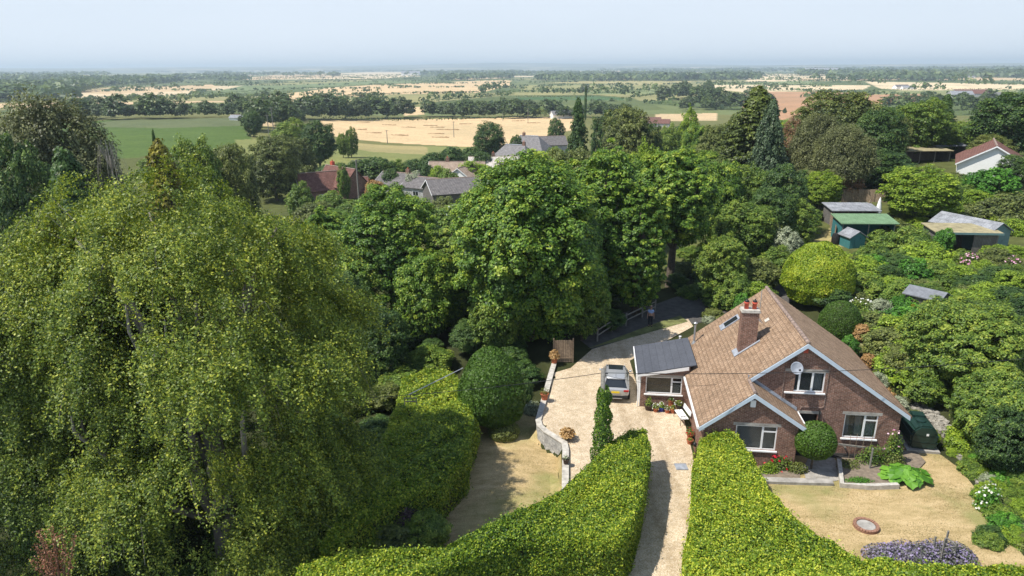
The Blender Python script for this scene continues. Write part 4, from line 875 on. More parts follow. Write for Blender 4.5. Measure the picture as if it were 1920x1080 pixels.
# bench
def bench(px, py, label):
    x, y = ep(px, py); b = empty('garden_bench', (x, y, .03), R_(6)); L = 1.25
    for i in range(3): 
        m = mb(); m.box((-.25+i*.17, -L/2, .43), (-.25+i*.17+.14, L/2, .46)); m.build('seat_slat', canvas, b, bev=.008)
    for i in range(2):
        m = mb(); m.prism([(.30+.03*i, -L/2, .58+i*.17), (.30+.03*i, L/2, .58+i*.17), (.33+.03*i, L/2, .71+i*.17), (.33+.03*i, -L/2, .71+i*.17)], (.02, 0, 0)); m.build('back_slat', canvas, b)
    for s in (-L/2+.04, L/2-.04):
        m = mb(); m.tube([(-.26, s, 0), (-.24, s, .42), (-.26, s, .62)], .016); m.build('leg', metal_d, b)
        m = mb(); m.tube([(.42, s, 0), (.29, s, .42), (.37, s, .92)], .016); m.build('leg', metal_d, b)
        m = mb(); m.tube([(-.26, s, .62), (.32, s, .64)], .016); m.tube([(-.24, s, .42), (.29, s, .42)], .012); m.build('armrest', metal_d, b)
    return tag(b, label, 'bench')
bench(1277, 790, 'small bench with white slats and thin dark legs along the left house wall')
x, y = ep(1302, 862); q = empty('garden_ornament', (x, y, .02)); m = mb(); m.tube([(0, 0, 0), (.03, 0, .45), (-.04, .02, .8)], [.1, .07, .09]); m.build('body', brownwood, q, smooth=True); m = mb(); m.lathe([(.02, -.1), (.1, -.03), (.1, .06), (.02, .13)], (-.04, .02, .92), 10); m.build('head', metal_d, q, smooth=True)
m = mb(); m.tube([(.0, 0, .6), (.2, -.1, .35)], .035); m.build('arm', brownwood, q); tag(q, 'slim dark figure-like ornament standing at the corner of the wing', 'ornament')
x, y = ep(1277, 876); m = mb(); m.box((x-.32, y-.3, .032), (x+.32, y+.3, .05)); m.box((x-.25, y-.23, .0505), (x+.25, y+.23, .056)); tag(m.build('manhole_cover', lead, None), 'square grey manhole cover set in the gravel drive', 'manhole cover')
# wooden gate panel under the big sycamore
q = empty('wooden_gate', (3.0, 45.7, .0), R_(2))
m = mb(); m.box((.0, 0, .05), (1.35, .04, 1.75)); m.build('boards', fencep, q)
for s in (-.06, 1.36): m = mb(); m.box((s, -.03, 0), (s+.09, .07, 1.9)); m.build('post', wood, q)
m = mb(); m.box((0, -.03, .3), (1.35, -.002, .4)); m.build('rail', wood, q)
tag(q, 'closed upright-board wooden gate under the big sycamore', 'gate')
# post and rail fence up the lane
q = empty('post_and_rail_fence', (0, 0, 0)); fp = [ep(*a) for a in ((1120,640),(1147,622),(1174,611),(1204,596),(1228,585))]
for (x, y) in fp: m = mb(); z = Tz(x, y); m.box((x-.06, y-.06, z-.1), (x+.06, y+.06, z+1.15)); m.build('post', greywood, q)
for (a, b) in zip(fp, fp[1:]):
    za, zb = Tz(*a), Tz(*b)
    for h in (.5, .95): m = mb(); m.prism([(a[0]+.01, a[1]-.09, za+h), (b[0]+.01, b[1]-.09, zb+h), (b[0]+.01, b[1]-.09, zb+h+.12), (a[0]+.01, a[1]-.09, za+h+.12)], (0, .03, 0)); m.build('rail', greywood, q)
tag(q, 'grey post-and-rail fence along the shaded lane', 'fence')
# ============================================================ PERSON in the lane
def skinned(name, chains, mat, parent, sub=2):
    vs = []; es = []; rs = []; key = {}
    for ch_ in chains:
        prev = None
        for (p, r) in ch_:
            k = tuple(round(c, 4) for c in p)
            if k not in key: key[k] = len(vs); vs.append(p); rs.append(r)
            if prev is not None and prev != key[k]: es.append((prev, key[k]))
            prev = key[k]
    me = bpy.data.meshes.new(name); me.from_pydata(vs, es, []); me.materials.append(mat)
    o = bpy.data.objects.new(name, me); COL.objects.link(o); o.parent = parent
    m = o.modifiers.new('skin', 'SKIN'); m.use_smooth_shade = True
    for i, r in enumerate(rs): me.skin_vertices[0].data[i].radius = (r, r) if not isinstance(r, tuple) else r
    me.skin_vertices[0].data[0].use_root = True
    if sub: s = o.modifiers.new('sub', 'SUBSURF'); s.levels = sub; s.render_levels = sub
    return o
try:
    px_, py_ = ep(1219, 612); pr_ = empty('person', (px_, py_, Tz(px_, py_)+.03), R_(-10))
    pel = (0, 0, .95)
    def hand(sx):
        w0 = (sx*.27, -.06, .84); out = []
        for k, (dx, L) in enumerate(((-.03, .07), (-.01, .085), (.01, .08), (.03, .065))):
            out.append([(w0, .028), ((w0[0]+dx*.5, w0[1]+dx, w0[2]-.07), .011), ((w0[0]+dx*.5, w0[1]+dx-.01, w0[2]-.07-L*.6), .0095), ((w0[0]+dx*.5, w0[1]+dx-.025, w0[2]-.07-L), .008)])
        out.append([(w0, .028), ((w0[0], w0[1]-.045, w0[2]-.04), .011), ((w0[0], w0[1]-.05, w0[2]-.085), .009)]); return out
    body = [[(pel, .14), ((0, .01, 1.12), .135), ((0, 0, 1.32), .15), ((0, 0, 1.46), .07), ((0, -.01, 1.55), .055), ((0, -.015, 1.62), .085), ((0, -.01, 1.70), .095), ((0, 0, 1.76), .06)]]
    for s in (-1, 1):
        body.append([((0, 0, 1.32), .15), ((s*.18, 0, 1.40), .062), ((s*.23, .01, 1.12), .045), ((s*.27, -.06, .84), .028)])
        body.append([(pel, .14), ((s*.10, 0, .88), .095), ((s*.11, -.02, .48), .062), ((s*.12, .02, .08), .042), ((s*.12, -.13, .03), .035)])
        body += hand(s)
    skinned('body', body, skin, pr_, 1)
    sh = [[((0, 0, 1.0), (.16, .12)), ((0, .01, 1.15), (.16, .12)), ((0, 0, 1.33), (.18, .13)), ((0, 0, 1.45), .09)]]
    for s in (-1, 1): sh.append([((0, 0, 1.33), .16), ((s*.185, 0, 1.40), .082), ((s*.21, .005, 1.22), .072)])
    skinned('shirt', sh, shirt, pr_)
    tr_ = [[((0, 0, 1.0), (.16, .13)), ((0, 0, .93), (.16, .14))]]
    for s in (-1, 1): tr_.append([((0, 0, .93), .15), ((s*.105, 0, .82), .11), ((s*.11, -.015, .48), .085), ((s*.12, .02, .1), .07)])
    skinned('trousers', tr_, trouser, pr_)
    m = mb(); m.lathe([(.02, .12), (.08, .10), (.112, .04), (.11, -.02), (.09, -.06)], (0, .015, 1.70), 12); m.build('hair', hairm, pr_, smooth=True)
    for s in (-1, 1):
        m = mb(); m.lathe([(.001, -.012), (.012, 0), (.001, .012)], (s*.035, -.1, 1.675), 8); m.build('eye', metal_d, pr_)
        m = mb(); m.lathe([(.004, -.03), (.018, -.01), (.018, .015), (.005, .03)], (s*.1, -.01, 1.66), 8); m.build('ear', skin, pr_, smooth=True)
        m = mb(); m.box((s*.12-.045, -.2, 0), (s*.12+.045, .08, .09)); m.build('shoe', rubber, pr_, bev=.025)
    m = mb(); m.prism([(-.014, -.1, 1.63), (.014, -.1, 1.63), (0, -.1, 1.68)], (0, -.03, 0)); m.build('nose', skin, pr_)
    m = mb(); m.box((-.025, -.103, 1.595), (.025, -.09, 1.605)); m.build('mouth', redclay, pr_)
    tag(pr_, 'person in a pale blue short-sleeved shirt and dark trousers standing by the lane fence', 'person')
except Exception as e: print('person', e)
# ============================================================ CARS
def car(name, x, y, z, rz, L, W, Hh, mat, label, detail=True):
    c = empty(name, (x, y, z), rz); m = mb()
    # stations along y (rear at 0): half width low, half width belt, z sill, z belt
    st = [(0.0,.78,.80,.42,.92),(.10,.90,.88,.30,1.0),(.6,.94,.91,.24,1.04),(1.6,.95,.92,.22,1.02),(2.7,.95,.91,.22,1.0),(3.3,.95,.88,.24,.97),(3.9,.90,.80,.28,.86),(L-.05,.72,.62,.40,.70)]
    k = W/1.9; vs = []; fs = []
    for (yy, a, b, z0, z1) in st:
        a *= k; b *= k; zm = (z0+z1)/2
        vs += [(-a*.93, yy, z0), (-a, yy, zm), (-b, yy, z1-.06), (-b*.86, yy, z1), (b*.86, yy, z1), (b, yy, z1-.06), (a, yy, zm), (a*.93, yy, z0)]
    for i in range(len(st)-1):
        for j in range(8): fs.append((i*8+j, i*8+(j+1) % 8, i*8+8+(j+1) % 8, i*8+8+j))
    fs += [tuple(range(8))[::-1], tuple((len(st)-1)*8+j for j in range(8))]
    m.add(vs, fs); b = m.build('body', mat, c, smooth=False)
    for p in b.data.polygons: p.use_smooth = True
    sm = b.modifiers.new('s', 'SUBSURF'); sm.levels = 2; sm.render_levels = 2
    # cabin: dark glass with painted roof and pillars
    g = mb(); zb, zt = .96, Hh
    lo = [(.18, .80), (1.2, .86), (2.3, .86), (3.15, .78)]; up = [(.52, .60), (1.2, .66), (2.0, .66), (2.4, .60)]
    vs = []
    for (yy, a), (y2, a2) in zip(lo, up): vs += [(-a*k, yy, zb), (-a2*k, y2, zt-.04), (a2*k, y2, zt-.04), (a*k, yy, zb)]
    fs = []
    for i in range(3):
        for j in range(4): fs.append((i*4+j, i*4+(j+1) % 4, i*4+4+(j+1) % 4, i*4+4+j))
    fs += [(3, 2, 1, 0), (12, 13, 14, 15)]; g.add(vs, fs); g.build('window_glass', carglass, c)
    r = mb(); rp = [(.36, .58), (.6, .66), (1.25, .70), (2.0, .69), (2.45, .60)]; vs = []
    for yy, a in rp: 
        d = -.05 if yy in (.36, 2.45) else 0
        vs += [(-a*k, yy, zt-.06+d), (-a*k*.85, yy, zt+d), (a*k*.85, yy, zt+d), (a*k, yy, zt-.06+d)]
    fs = [(0, 1, 2, 3), (19, 18, 17, 16)]
    for i in range(4):
        for j in range(4): fs.append((i*4+j, i*4+4+j, i*4+4+(j+1) % 4, i*4+(j+1) % 4))
    r.add(vs, fs); ro = r.build('roof', mat, c, smooth=True)
    sg = mb(); sg.box((-.48*k, 1.62, zt-.005), (.48*k, 2.36, zt+.008)); sg.build('sunroof', carglass, ro)
    for s in (-1, 1):
        p = mb(); p.tube([(s*.80*k, .2, zb), (s*.60*k, .5, zt-.05)], .05, 6); p.build('pillar', mat, c)
        p = mb(); p.tube([(s*.86*k, 1.25, zb), (s*.67*k, 1.25, zt-.05)], .035, 6); p.build('pillar', mat, c)
        p = mb(); p.tube([(s*.78*k, 3.15, zb), (s*.60*k, 2.42, zt-.05)], .035, 6); p.build('pillar', mat, c)
        q = mb(); q.tube([(s*.60*k, .6, zt+.03), (s*.62*k, 2.2, zt+.02)], .018, 5); q.build('roof_rail', metal_l, c)
        q = mb(); q.lathe([(.02, -.08), (.09, -.04), (.10, .04), (.02, .09)], (s*1.02*k, 2.75, 1.03), 10); q.build('wing_mirror', mat, c, smooth=True)
        q = mb(); q.box((min(s*.52*k, s*.86*k), -.02, .80), (max(s*.52*k, s*.86*k), .12, .92)); q.build('tail_lamp', redlamp, c, bev=.02)
        q = mb(); q.box((min(s*.38*k, s*.66*k), L-.22, .62), (max(s*.38*k, s*.66*k), L-.08, .72)); q.build('headlight', carglass, c, bev=.02)
        for yy in (.75, 3.35):
            wv = empty('wheel', (s*.86*k, yy, .33)); wv.parent = c
            q = mb(); q.tube([(-.11, 0, 0), (.11, 0, 0)], .33, 20); q.build('tyre', rubber, wv)
            q = mb(); q.tube([(s*.112-.004, 0, 0), (s*.112+.006, 0, 0)], .21, 10); q.build('rim', metal_l, wv)
    q = mb(); q.box((-.26, -.035, .70), (.26, -.01, .82)); np_ = q.build('number_plate', yellow, c)
    q = mb(); q.box((-.80*k, -.05, .30), (.80*k, .25, .50)); bp = q.build('rear_bumper', metal_d if detail else mat, c, bev=.05)
    q = mb(); q.box((-.45*k, -.065, .33), (.45*k, -.04, .38)); q.build('bumper_trim', metal_l, bp)
    q = mb(); q.prism([(-.52*k, .22, zb+.09), (.52*k, .22, zb+.09), (.44*k, .44, zt-.10), (-.44*k, .44, zt-.10)], (0, -.015, .008)); q.build('rear_window', carglass, c)
    q = mb(); q.tube([(0, .5, zt), (0, .62, zt+.16)], .008, 4); q.build('antenna', metal_d, ro)
    return tag(c, label, 'car')
car('parked_car', 6.55, 39.35, .03, R_(-8), 4.2, 1.85, 1.60, silver, 'silver car parked facing away on the gravel beside the extension')
g = atY(1398, 585, 51.5); car('parked_car', 18.0, 48.6, .05, R_(-38), 4.2, 1.85, 1.5, bluep, 'blue car half hidden behind the far side of the house roof')
# ============================================================ POLE AND WIRES
pb = G(1127, 895, 0.); pole_x, pole_y = float(pb[0]), float(pb[1])
pt_ = atY(1131, 692, pole_y); ph_ = float(pt_[2])
q = empty('utility_pole', (pole_x, pole_y, 0)); m = mb(); m.tube([(0, 0, -.3), (pt_[0]-pole_x, 0, ph_)], [.15, .11], 10); m.build('pole', greywood, q, smooth=True)
m = mb(); m.tube([(-.12, 0, ph_-.25), (.14, 0, ph_-.25)], .02); m.build('bracket', metal_d, q)
rng = np.random.default_rng(77); n = 9000; t = rng.random(n)**.8; a = rng.uniform(0, 6.28, n); hz = (ph_-1.0)*t; rr_ = (.62-.36*t)*(.75+.35*rng.random(n))+.09*np.sin(t*30+a*2)
d = np.column_stack([np.cos(a), np.sin(a), np.full(n, .3)]); P_ = np.column_stack([np.cos(a)*rr_, np.sin(a)*rr_, hz])
leafmesh(P_, d, .11*rng.uniform(.6, 1.3, n), .4+rng.normal(0, .2, n), L_syc, 'ivy', 1., rng, parent=q)
tag(q, 'grey utility pole wrapped in ivy, behind the drive hedge near the silver car', 'utility pole')
def wire(name, a, b, sag, label, r=.012, par=None):
    a = Vector(a); b = Vector(b); m = mb(); m.tube([a.lerp(b, i/24)-Vector((0, 0, sag*4*(i/24)*(1-i/24))) for i in range(25)], r, 5)
    return tag(m.build(name, cable, None), label, 'wire')
tp_ = (float(pt_[0]), pole_y, ph_-.2)
e1 = atY(1925, 672, 33); e2 = atY(660, 748, 27)
wire('overhead_wire', tp_, tuple(e1), .35, 'black overhead wire crossing in front of the house gable to the right', .016)
wire('overhead_wire', tp_, tuple(e2), .15, 'overhead wire running left from the ivy-covered pole to the garden hedge', .014)
wire('overhead_wire', (tp_[0], tp_[1], tp_[2]-.1), HW(-4.3, .9, 3.6), .3, 'thin service wire from the ivy-covered pole to the house roof', .009)
e3 = atY(760, 722, 33)
# white handrail on the left garden hedge
m = mb(); r0 = atY(766, 740, 33.5); r1 = atY(868, 690, 36.5); m.tube([tuple(r0), tuple(r1)], .025); tag(m.build('hedge_wire', metal_l, None), 'pale taut line above the yellow top of the garden hedge', 'wire')
q = empty('trellis', tuple(atY(770, 760, 33))); m = mb(); m.box((-.35, 0, .0), (-.31, .04, .4)); m.box((.31, 0, 0), (.35, .04, .4)); m.box((-.36, .002, .4), (.37, .038, .44)); m.box((-.28, .003, .2), (.29, .047, .25)); m.build('frame', greywood, q); tag(q, 'small pale wooden frame poking out of the garden hedge', 'frame')
# ============================================================ FRONT GARDEN (right of the drive)
def at0(px, py, z=0.): q = G(px, py, z); return float(q[0]), float(q[1])
def kerb(name, pts, w_, h, mat, label, cat='kerb', z0=-.15): o = ribbon_wall(name, pts, w_, z0, h, mat); return tag(o, label, cat)
kerb('bed_edging', [at0(1428, 903), at0(1478, 905), at0(1560, 907)], .42, .16, concrete, 'long pale concrete edging along the rose bed in front of the wing')
kerb('raised_bed_wall', [at0(1572, 868), at0(1578, 914), at0(1630, 917), at0(1683, 915)], .22, .26, stone, 'low stone-block wall around the raised vegetable bed', 'wall')
tag(drape('soil_bed', [at0(*a) for a in ((1560,853),(1690,846),(1720,850),(1735,868),(1700,905),(1682,912),(1582,912),(1575,870))], soil, .10), kind='structure')
tag(drape('flower_bed_soil', [at0(*a) for a in ((1420,868),(1500,872),(1500,898),(1430,899))], soil, .06), kind='structure')
drape('paved_path', [at0(*a) for a in ((1515,860),(1560,856),(1572,870),(1576,900),(1560,904),(1512,902),(1505,880))], concrete, .05)
def plantmesh(name, x, y, rx, ry, h, mat, n, size, label, cat='plant', droop=0, seed=0, z=None, up=1., flower=None, fn=0, fsize=.09, group=None, shape='dome', vb=.45, ytilt=0, fl_top=True):
    rng = np.random.default_rng(seed or int(abs(x*91+y*57))); z = Tz(x, y) if z is None else z
    d = sph(rng, n); d[:, 2] = np.abs(d[:, 2]); L = lumps(rng)
    P = d*((.55+.45*rng.random(n))*(1+.25*L(d*1.3)))[:, None]*np.array([rx, ry, h])
    if shape == 'spike': P = np.column_stack([rng.uniform(-rx, rx, n), rng.uniform(-ry, ry, n), h*rng.random(n)])
    V = vb+.2*L(d*2)+rng.normal(0, .15, n)
    ch = []
    lv = leafmesh(P, d*[1, 1, up]+[0, 0, .3], size*rng.uniform(.6, 1.4, n), V, mat, name if not flower else 'leaves', droop, rng)
    if flower:
        root = empty(name, (x, y, z)); lv.parent = root
        e = sph(rng, fn); e[:, 2] = np.abs(e[:, 2]); leafmesh(e*(1.02+.08*rng.random(fn))[:, None]*np.array([rx, ry, h])*(1+.25*L(e*1.3))[:, None], e+[0, 0, .5], fsize*rng.uniform(.7, 1.3, fn), rng.random(fn), flower, 'flowers', 0, rng, aspect=.9, parent=root); return tag(root, label, cat, group)
    lv.location = (x, y, z); return tag(lv, label, cat, group)
x, y = at0(1462, 878); plantmesh('rose_bush', x, y, .8, .4, .75, L_mid, 900, .10, 'rose bush with red blooms under the wing window', 'rose bush', flower=L_red, fn=26, fsize=.15)
x, y = at0(1482, 884); plantmesh('shrub', x+.4, y, .6, .35, .6, L_olive, 700, .10, 'low leafy bush between the red roses and the ball tree', 'shrub')
x, y = at0(1440, 885); plantmesh('shrub', x, y, .6, .4, .55, L_lime, 700, .10, 'low lime-green plant at the left end of the rose bed', 'shrub')
x, y = at0(1590, 875); plantmesh('leafy_crop', x, y, .7, .5, .5, L_olive, 900, .08, 'low straggly crop at the left of the vegetable bed', 'plant')
x, y = at0(1635, 868); plantmesh('bean_plant', x, y, 1.0, .5, 1.15, L_mid, 1700, .09, 'tall straggly bean plants climbing by the canes below the lower window', 'plant', vb=.35)
x, y = at0(1675, 872); plantmesh('leafy_crop', x, y, .7, .45, .8, L_olive, 900, .09, 'loose grey-green crop right of the bean plants', 'plant')
x, y = at0(1612, 904); plantmesh('herb_row', x, y, .95, .35, .28, L_bright, 1500, .07, 'low bright green row of herbs behind the stone-block edging', 'herbs')
# rhubarb: big leaves
rng = np.random.default_rng(9); x, y = at0(1698, 898); m = mb(); rb = empty('rhubarb', (x, y, Tz(x, y)))
for i in range(52):
    a = rng.uniform(0, 6.28); r = rng.uniform(.15, 1.15); zc = .72-.42*r+rng.uniform(-.08, .1); c = Vector((math.cos(a)*r, math.sin(a)*r*.8, zc)); s = rng.uniform(.22, .36); out = Vector((math.cos(a), math.sin(a), -.45)).normalized(); sd = Vector((-math.sin(a), math.cos(a), 0)); up = out.cross(sd)*-1
    ring = []; nseg = 12
    for k in range(nseg):
        t = k*2*math.pi/nseg; rr = s*(1-.25*math.cos(t)*.5)*(1+.12*math.cos(5*t)); ring.append(c+out*math.cos(t)*rr*1.15+sd*math.sin(t)*rr*.9+up*(.05*math.cos(3*t)))
    m.add([c+up*-.03]+ring, [(0, k+1, (k+1) % nseg+1) for k in range(nseg)])
me = m.build('leaves', L_bright, rb); at = me.data.attributes.new('v', 'FLOAT', 'FACE'); at.data.foreach_set('value', np.repeat(rng.uniform(.2, .9, 52), 12).astype(np.float32))
m = mb(); [m.tube([(0, 0, 0), (math.cos(k*1.3)*.5, math.sin(k*1.3)*.4, .45)], .02, 5) for k in range(10)]; m.build('stalks', terra, rb)
tag(rb, 'big-leaved bright green rhubarb clump at the right end of the raised bed', 'rhubarb')
# canes, rail, rose at the corner
for i, px in enumerate((1591, 1601, 1613, 1626)):
    x, y = at0(px, 862+i*2); m = mb(); m.tube([(x, y, .05), (x+.05*(i-1), y+.1, 1.5+.1*(i % 2))], .012, 5)
    tag(m.build('bamboo_cane', wood, None), f'thin bamboo cane in the vegetable bed, {["first","second","third","fourth"][i]} from the left', 'cane', 'canes in the vegetable bed')
x, y = at0(1630, 880); m = mb(); m.tube([(x, y, 0), (x, y, 1.25)], .05, 8); tag(m.build('wooden_post', greywood, None), 'grey wooden post standing in the vegetable bed', 'post')
q = empty('wall_rail', (X0, Y0, 0), -AZ); m = mb(); m.prism([(2.2, -.25, .88), (5.35, -.25, .62), (5.35, -.25, .70), (2.2, -.25, .96)], (0, .07, 0)); m.build('rail', greywood, q)
for a in (2.6, 4.9): m = mb(); m.box((a, -.17, .6), (a+.06, .19, .68)); m.build('bracket', greywood, q)
tag(q, 'long grey wooden rail below the lower window', 'rail')
c = HW(5.0, -.35); plantmesh('climbing_rose', c[0], c[1], .55, .35, 2.1, L_mid, 1500, .10, 'climbing rose with a pink bloom on the right corner of the house', 'climber', flower=L_pink, fn=20, fsize=.12, z=0, seed=21)
# oil tank
x, y = at0(1722, 836); q = empty('oil_tank', (x+.05, y+.3, .05), R_(-12)); m = mb(); vs = []
prof = [(-.62, .1), (-.70, .35), (-.70, .85), (-.58, 1.25), (-.30, 1.52), (.30, 1.52), (.58, 1.25), (.70, .85), (.70, .35), (.62, .1)]
m.prism([(a, -.95, b) for a, b in prof], (0, 1.9, 0)); m.build('tank', tank_m, q, bev=.09)
m = mb(); m.lathe([(.24, 0), (.24, .06), (.1, .1)], (-.1, -.3, 1.52), 14); m.box((-.35, .2, 1.52), (.3, .75, 1.6)); m.build('lid', tank_m, q, bev=.01)
m = mb(); m.box((.05, -.967, .95), (.17, -.951, 1.08)); m.build('sticker', white, q)
for zz in (.5, .9): m = mb(); m.prism([(-.715, -.97, zz), (.715, -.97, zz), (.715, .97, zz), (-.715, .97, zz)], (0, 0, .05)); m.build('rib', tank_m, q, bev=.02)
m = mb(); m.box((-.85, -1.1, -.05), (.85, 1.1, .095)); m.build('base_slab', concrete, q); tag(q, 'dark green plastic oil tank beside the right end of the house', 'oil tank')
# well ring
x, y = at0(1624, 985, .1); q = empty('brick_well', (x, y, Tz(x, y))); m = mb(); n_ = 26
for k in range(n_):
    a0 = k*2*math.pi/n_; a1 = a0+2*math.pi/n_*.86
    for (z0_, z1_) in ((0, .085), (.095, .18)):
        b_ = a0+(.1 if z0_ else 0); c_ = a1+(.1 if z0_ else 0)
        m.prism([(math.cos(b_)*.42, math.sin(b_)*.42, z0_), (math.cos(c_)*.42, math.sin(c_)*.42, z0_), (math.cos(c_)*.56, math.sin(c_)*.56, z0_), (math.cos(b_)*.56, math.sin(b_)*.56, z0_)], (0, 0, z1_-z0_))
m.build('brick_ring', plain('orange_brick', (.28,.15,.10,1), .9, .35, 9), q); m = mb(); m.lathe([(.41, 0), (.41, .13), (.38, .15)], n=24); m.build('cover', concrete, q); tag(q, 'round low brick well ring with a grey cover on the front lawn', 'well')
# lavender row
for i, (px, ww) in enumerate(((1660, .9), (1695, .85), (1730, .8), (1765, .85), (1798, .8))):
    x, y = at0(px, 1043, .1); plantmesh('lavender', x, y, ww, .75, .62, L_lav, 2600, .075, f'lavender bush behind the front hedge, {["first","second","third","fourth","fifth"][i]} from the left', 'lavender', 0, 60+i, flower=L_lav, fn=500, fsize=.09, group='row of lavender bushes', up=1.)
x, y = at0(1768, 1050, .0); q = empty('plant_support', (x, y, Tz(x, y)), R_(12))
for (dx, dy, h) in ((-.35, -.2, 1.35), (.25, -.25, 1.05), (.35, .35, 1.2), (-.25, .35, 1.0)): m = mb(); m.box((dx-.03, dy-.03, 0), (dx+.03, dy+.03, h)); m.build('post', greywood, q)
for z_ in (.55, .85): m = mb(); m.box((-.32, -.26, z_), (.22, -.22, z_+.05)); m.build('crossbar', greywood, q); m = mb(); m.box((.29, -.22, z_), (.33, .32, z_+.05)); m.build('crossbar', greywood, q)
tag(q, 'grey wooden plant frame of posts and crossbars in the lavender', 'plant frame')
# rubble bank on the right of the lawn
rng = np.random.default_rng(31); bank = [at0(*a) for a in ((1700,770),(1740,800),(1772,835),(1800,868),(1822,900),(1845,945),(1875,990),(1905,1030))]
rk = empty('rubble_bank', (0, 0, 0)); m = mb()
for i in range(560):
    k = int(rng.choice(len(bank)-1, p=[.26,.26,.22,.09,.06,.05,.06])); t = rng.random(); wv = .75 if k < 3 else .22
    bx = bank[k][0]*(1-t)+bank[k+1][0]*t+rng.uniform(0, 1)*wv+.1; by = bank[k][1]*(1-t)+bank[k+1][1]*t+rng.uniform(-.1, .1); s = rng.uniform(.05, .17)*(1 if k < 3 else .7); zz = Tz(bx, by)+s*.2
    d = sph(rng, 8); cube = np.array([(a, b, c_) for a in (-1, 1) for b in (-1, 1) for c_ in (-1, 1)])*s*rng.uniform(.5, 1, 3)+rng.normal(0, s*.2, (8, 3))
    m.add(cube+[bx, by, zz], [(0, 1, 3, 2), (4, 6, 7, 5), (0, 4, 5, 1), (2, 3, 7, 6), (0, 2, 6, 4), (1, 5, 7, 3)])
tag(m.build('rubble_edge', plain('dull_stone', (.30,.28,.24,1), .95, .45, 5, bmp=.5), None), 'pale stones tumbled along the bank at the right edge of the lawn', 'rubble', kind='stuff'); bpy.data.objects.remove(rk)
OW = ['first','second','third','fourth','fifth','sixth','seventh','eighth','ninth','tenth','eleventh','twelfth','thirteenth','fourteenth','fifteenth','sixteenth','seventeenth','eighteenth','nineteenth','twentieth']
def ordw(i):
    if i < 20: return OW[i]
    t = {20:'twenty',30:'thirty',40:'forty',50:'fifty',60:'sixty',70:'seventy',80:'eighty',90:'ninety'}; k = (i+1) % 100; h = (i+1)//100
    pre = {0:'',1:'hundred and ',2:'two hundred and '}[h]
    if k == 0: return {1:'hundredth',2:'two hundredth'}[h]
    if k <= 20: return pre+OW[k-1]
    return pre+(t[k//10*10]+('-'+OW[k % 10-1] if k % 10 else '').replace('twenty-','') if k % 10 else t[k//10*10][:-1]+'ieth')
# ============================================================ SHEDS AND GARDEN BUILDINGS
def gable_shed(name, px, py, Y, W, D, hw, hr, rz, wallm, roofm, label, door=None, ridge_along='y', cat='shed', zoff=0., ov=.2):
    p = atY(px, py, Y); x, y = p[0], p[1]; z = Tz(x, y)+zoff; q = empty(name, (x, y, z), R_(rz)); m = mb()
    m.prism([(-W/2, 0, -.6), (W/2, 0, -.6), (W/2, 0, hw), (0, 0, hr), (-W/2, 0, hw)], (0, D, 0)); wl = m.build('wall', wallm, q)
    s = (hr-hw)/(W/2)
    for k in (-1, 1):
        m = mb(); m.prism([(0, -ov, hr+.02), (k*(W/2+ov), -ov, hw-s*ov+.02), (k*(W/2+ov), D+ov, hw-s*ov+.02), (0, D+ov, hr+.02)], (0, 0, .08)); m.build('roof', roofm, q)
    if door: m = mb(); m.box((-door/2, -.04, 0), (door/2, -.005, min(hw, 2.0)-.05)); d_ = m.build('door', door and wallm, q); m = mb(); m.box((door/2-.15, -.06, .95), (door/2-.1, -.041, 1.1)); m.build('handle', metal_d, d_)
    return q, wl, tag(q, label, cat)
def flat_shed(name, px, py, Y, W, D, h, tilt, rz, wallm, roofm, label, openfront=True, cat='shed', zoff=0., fas=None, posts=3):
    p = atY(px, py, Y); x, y = p[0], p[1]; z = Tz(x, y)+zoff; q = empty(name, (x, y, z), R_(rz))
    m = mb(); m.box((-W/2, D-.1, -.5), (W/2, D, h+tilt-.1)); m.box((-W/2, .0, -.5), (-W/2+.08, D-.1, h-.12)); m.box((W/2-.08, .0, -.5), (W/2, D-.1, h-.12)); m.build('wall', wallm, q)
    if not openfront: m = mb(); m.box((-W/2+.08, 0, -.5), (W/2-.08, .06, h-.12)); m.build('front_wall', wallm, q)
    for i in range(posts): a = -W/2+.1+(W-.2)*i/(posts-1); m = mb(); m.box((a-.05, -.06, -.3), (a+.05, -.001, h-.13)); m.build('post', greywood, q)
    m = mb(); m.prism([(-W/2-.25, -.35, h), (W/2+.25, -.35, h), (W/2+.25, D+.2, h+tilt), (-W/2-.25, D+.2, h+tilt)], (0, 0, -.09)); m.build('roof', roofm, q)
    if fas: m = mb(); m.box((-W/2-.27, -.39, h-.2), (W/2+.27, -.352, h+.02)); m.build('fascia', fas, q)
    return tag(q, label, cat), q
flat_shed('open_shed', 1622, 468, 72, 5.6, 2.6, 2.0, .45, -3, teal, greenroof, 'open-fronted shed with a pale green felt roof and teal sides')
flat_shed('animal_run', 1600, 425, 79, 5.2, 2.8, 1.7, .35, -3, cladding, feltgrey, 'grey-roofed open run in front of the brown fence', posts=4)
gable_shed('small_shed', 1604, 480, 69.5, 1.7, 1.8, 1.2, 1.75, 8, teal, feltgrey, 'little bright turquoise gabled hut in front of the green-roofed shed', .7)
q, s_ = flat_shed('summerhouse', 1808, 475, 68, 6.0, 3.0, 2.35, .25, -6, cladding, mossroof, 'dark flat-roofed summerhouse with a mossy roof and pale blue-grey edge', fas=tealgrey, posts=2)
m = mb(); m.box((.6, -.05, -.3), (2.9, -.003, 2.2)); m.build('front_boards', cladding, s_)
gable_shed('garden_shed', 1868, 468, 69, 3.4, 6.5, 2.0, 2.9, 22, tealgrey, feltgrey, 'large teal-grey gabled shed with a patched grey felt roof', 1.3)
gable_shed('tool_shed', 1766, 578, 50, 1.9, 2.4, 1.5, 1.9, 38, cladding, feltdark, 'small weathered shed with a dark felt roof hidden among shrubs', .8)
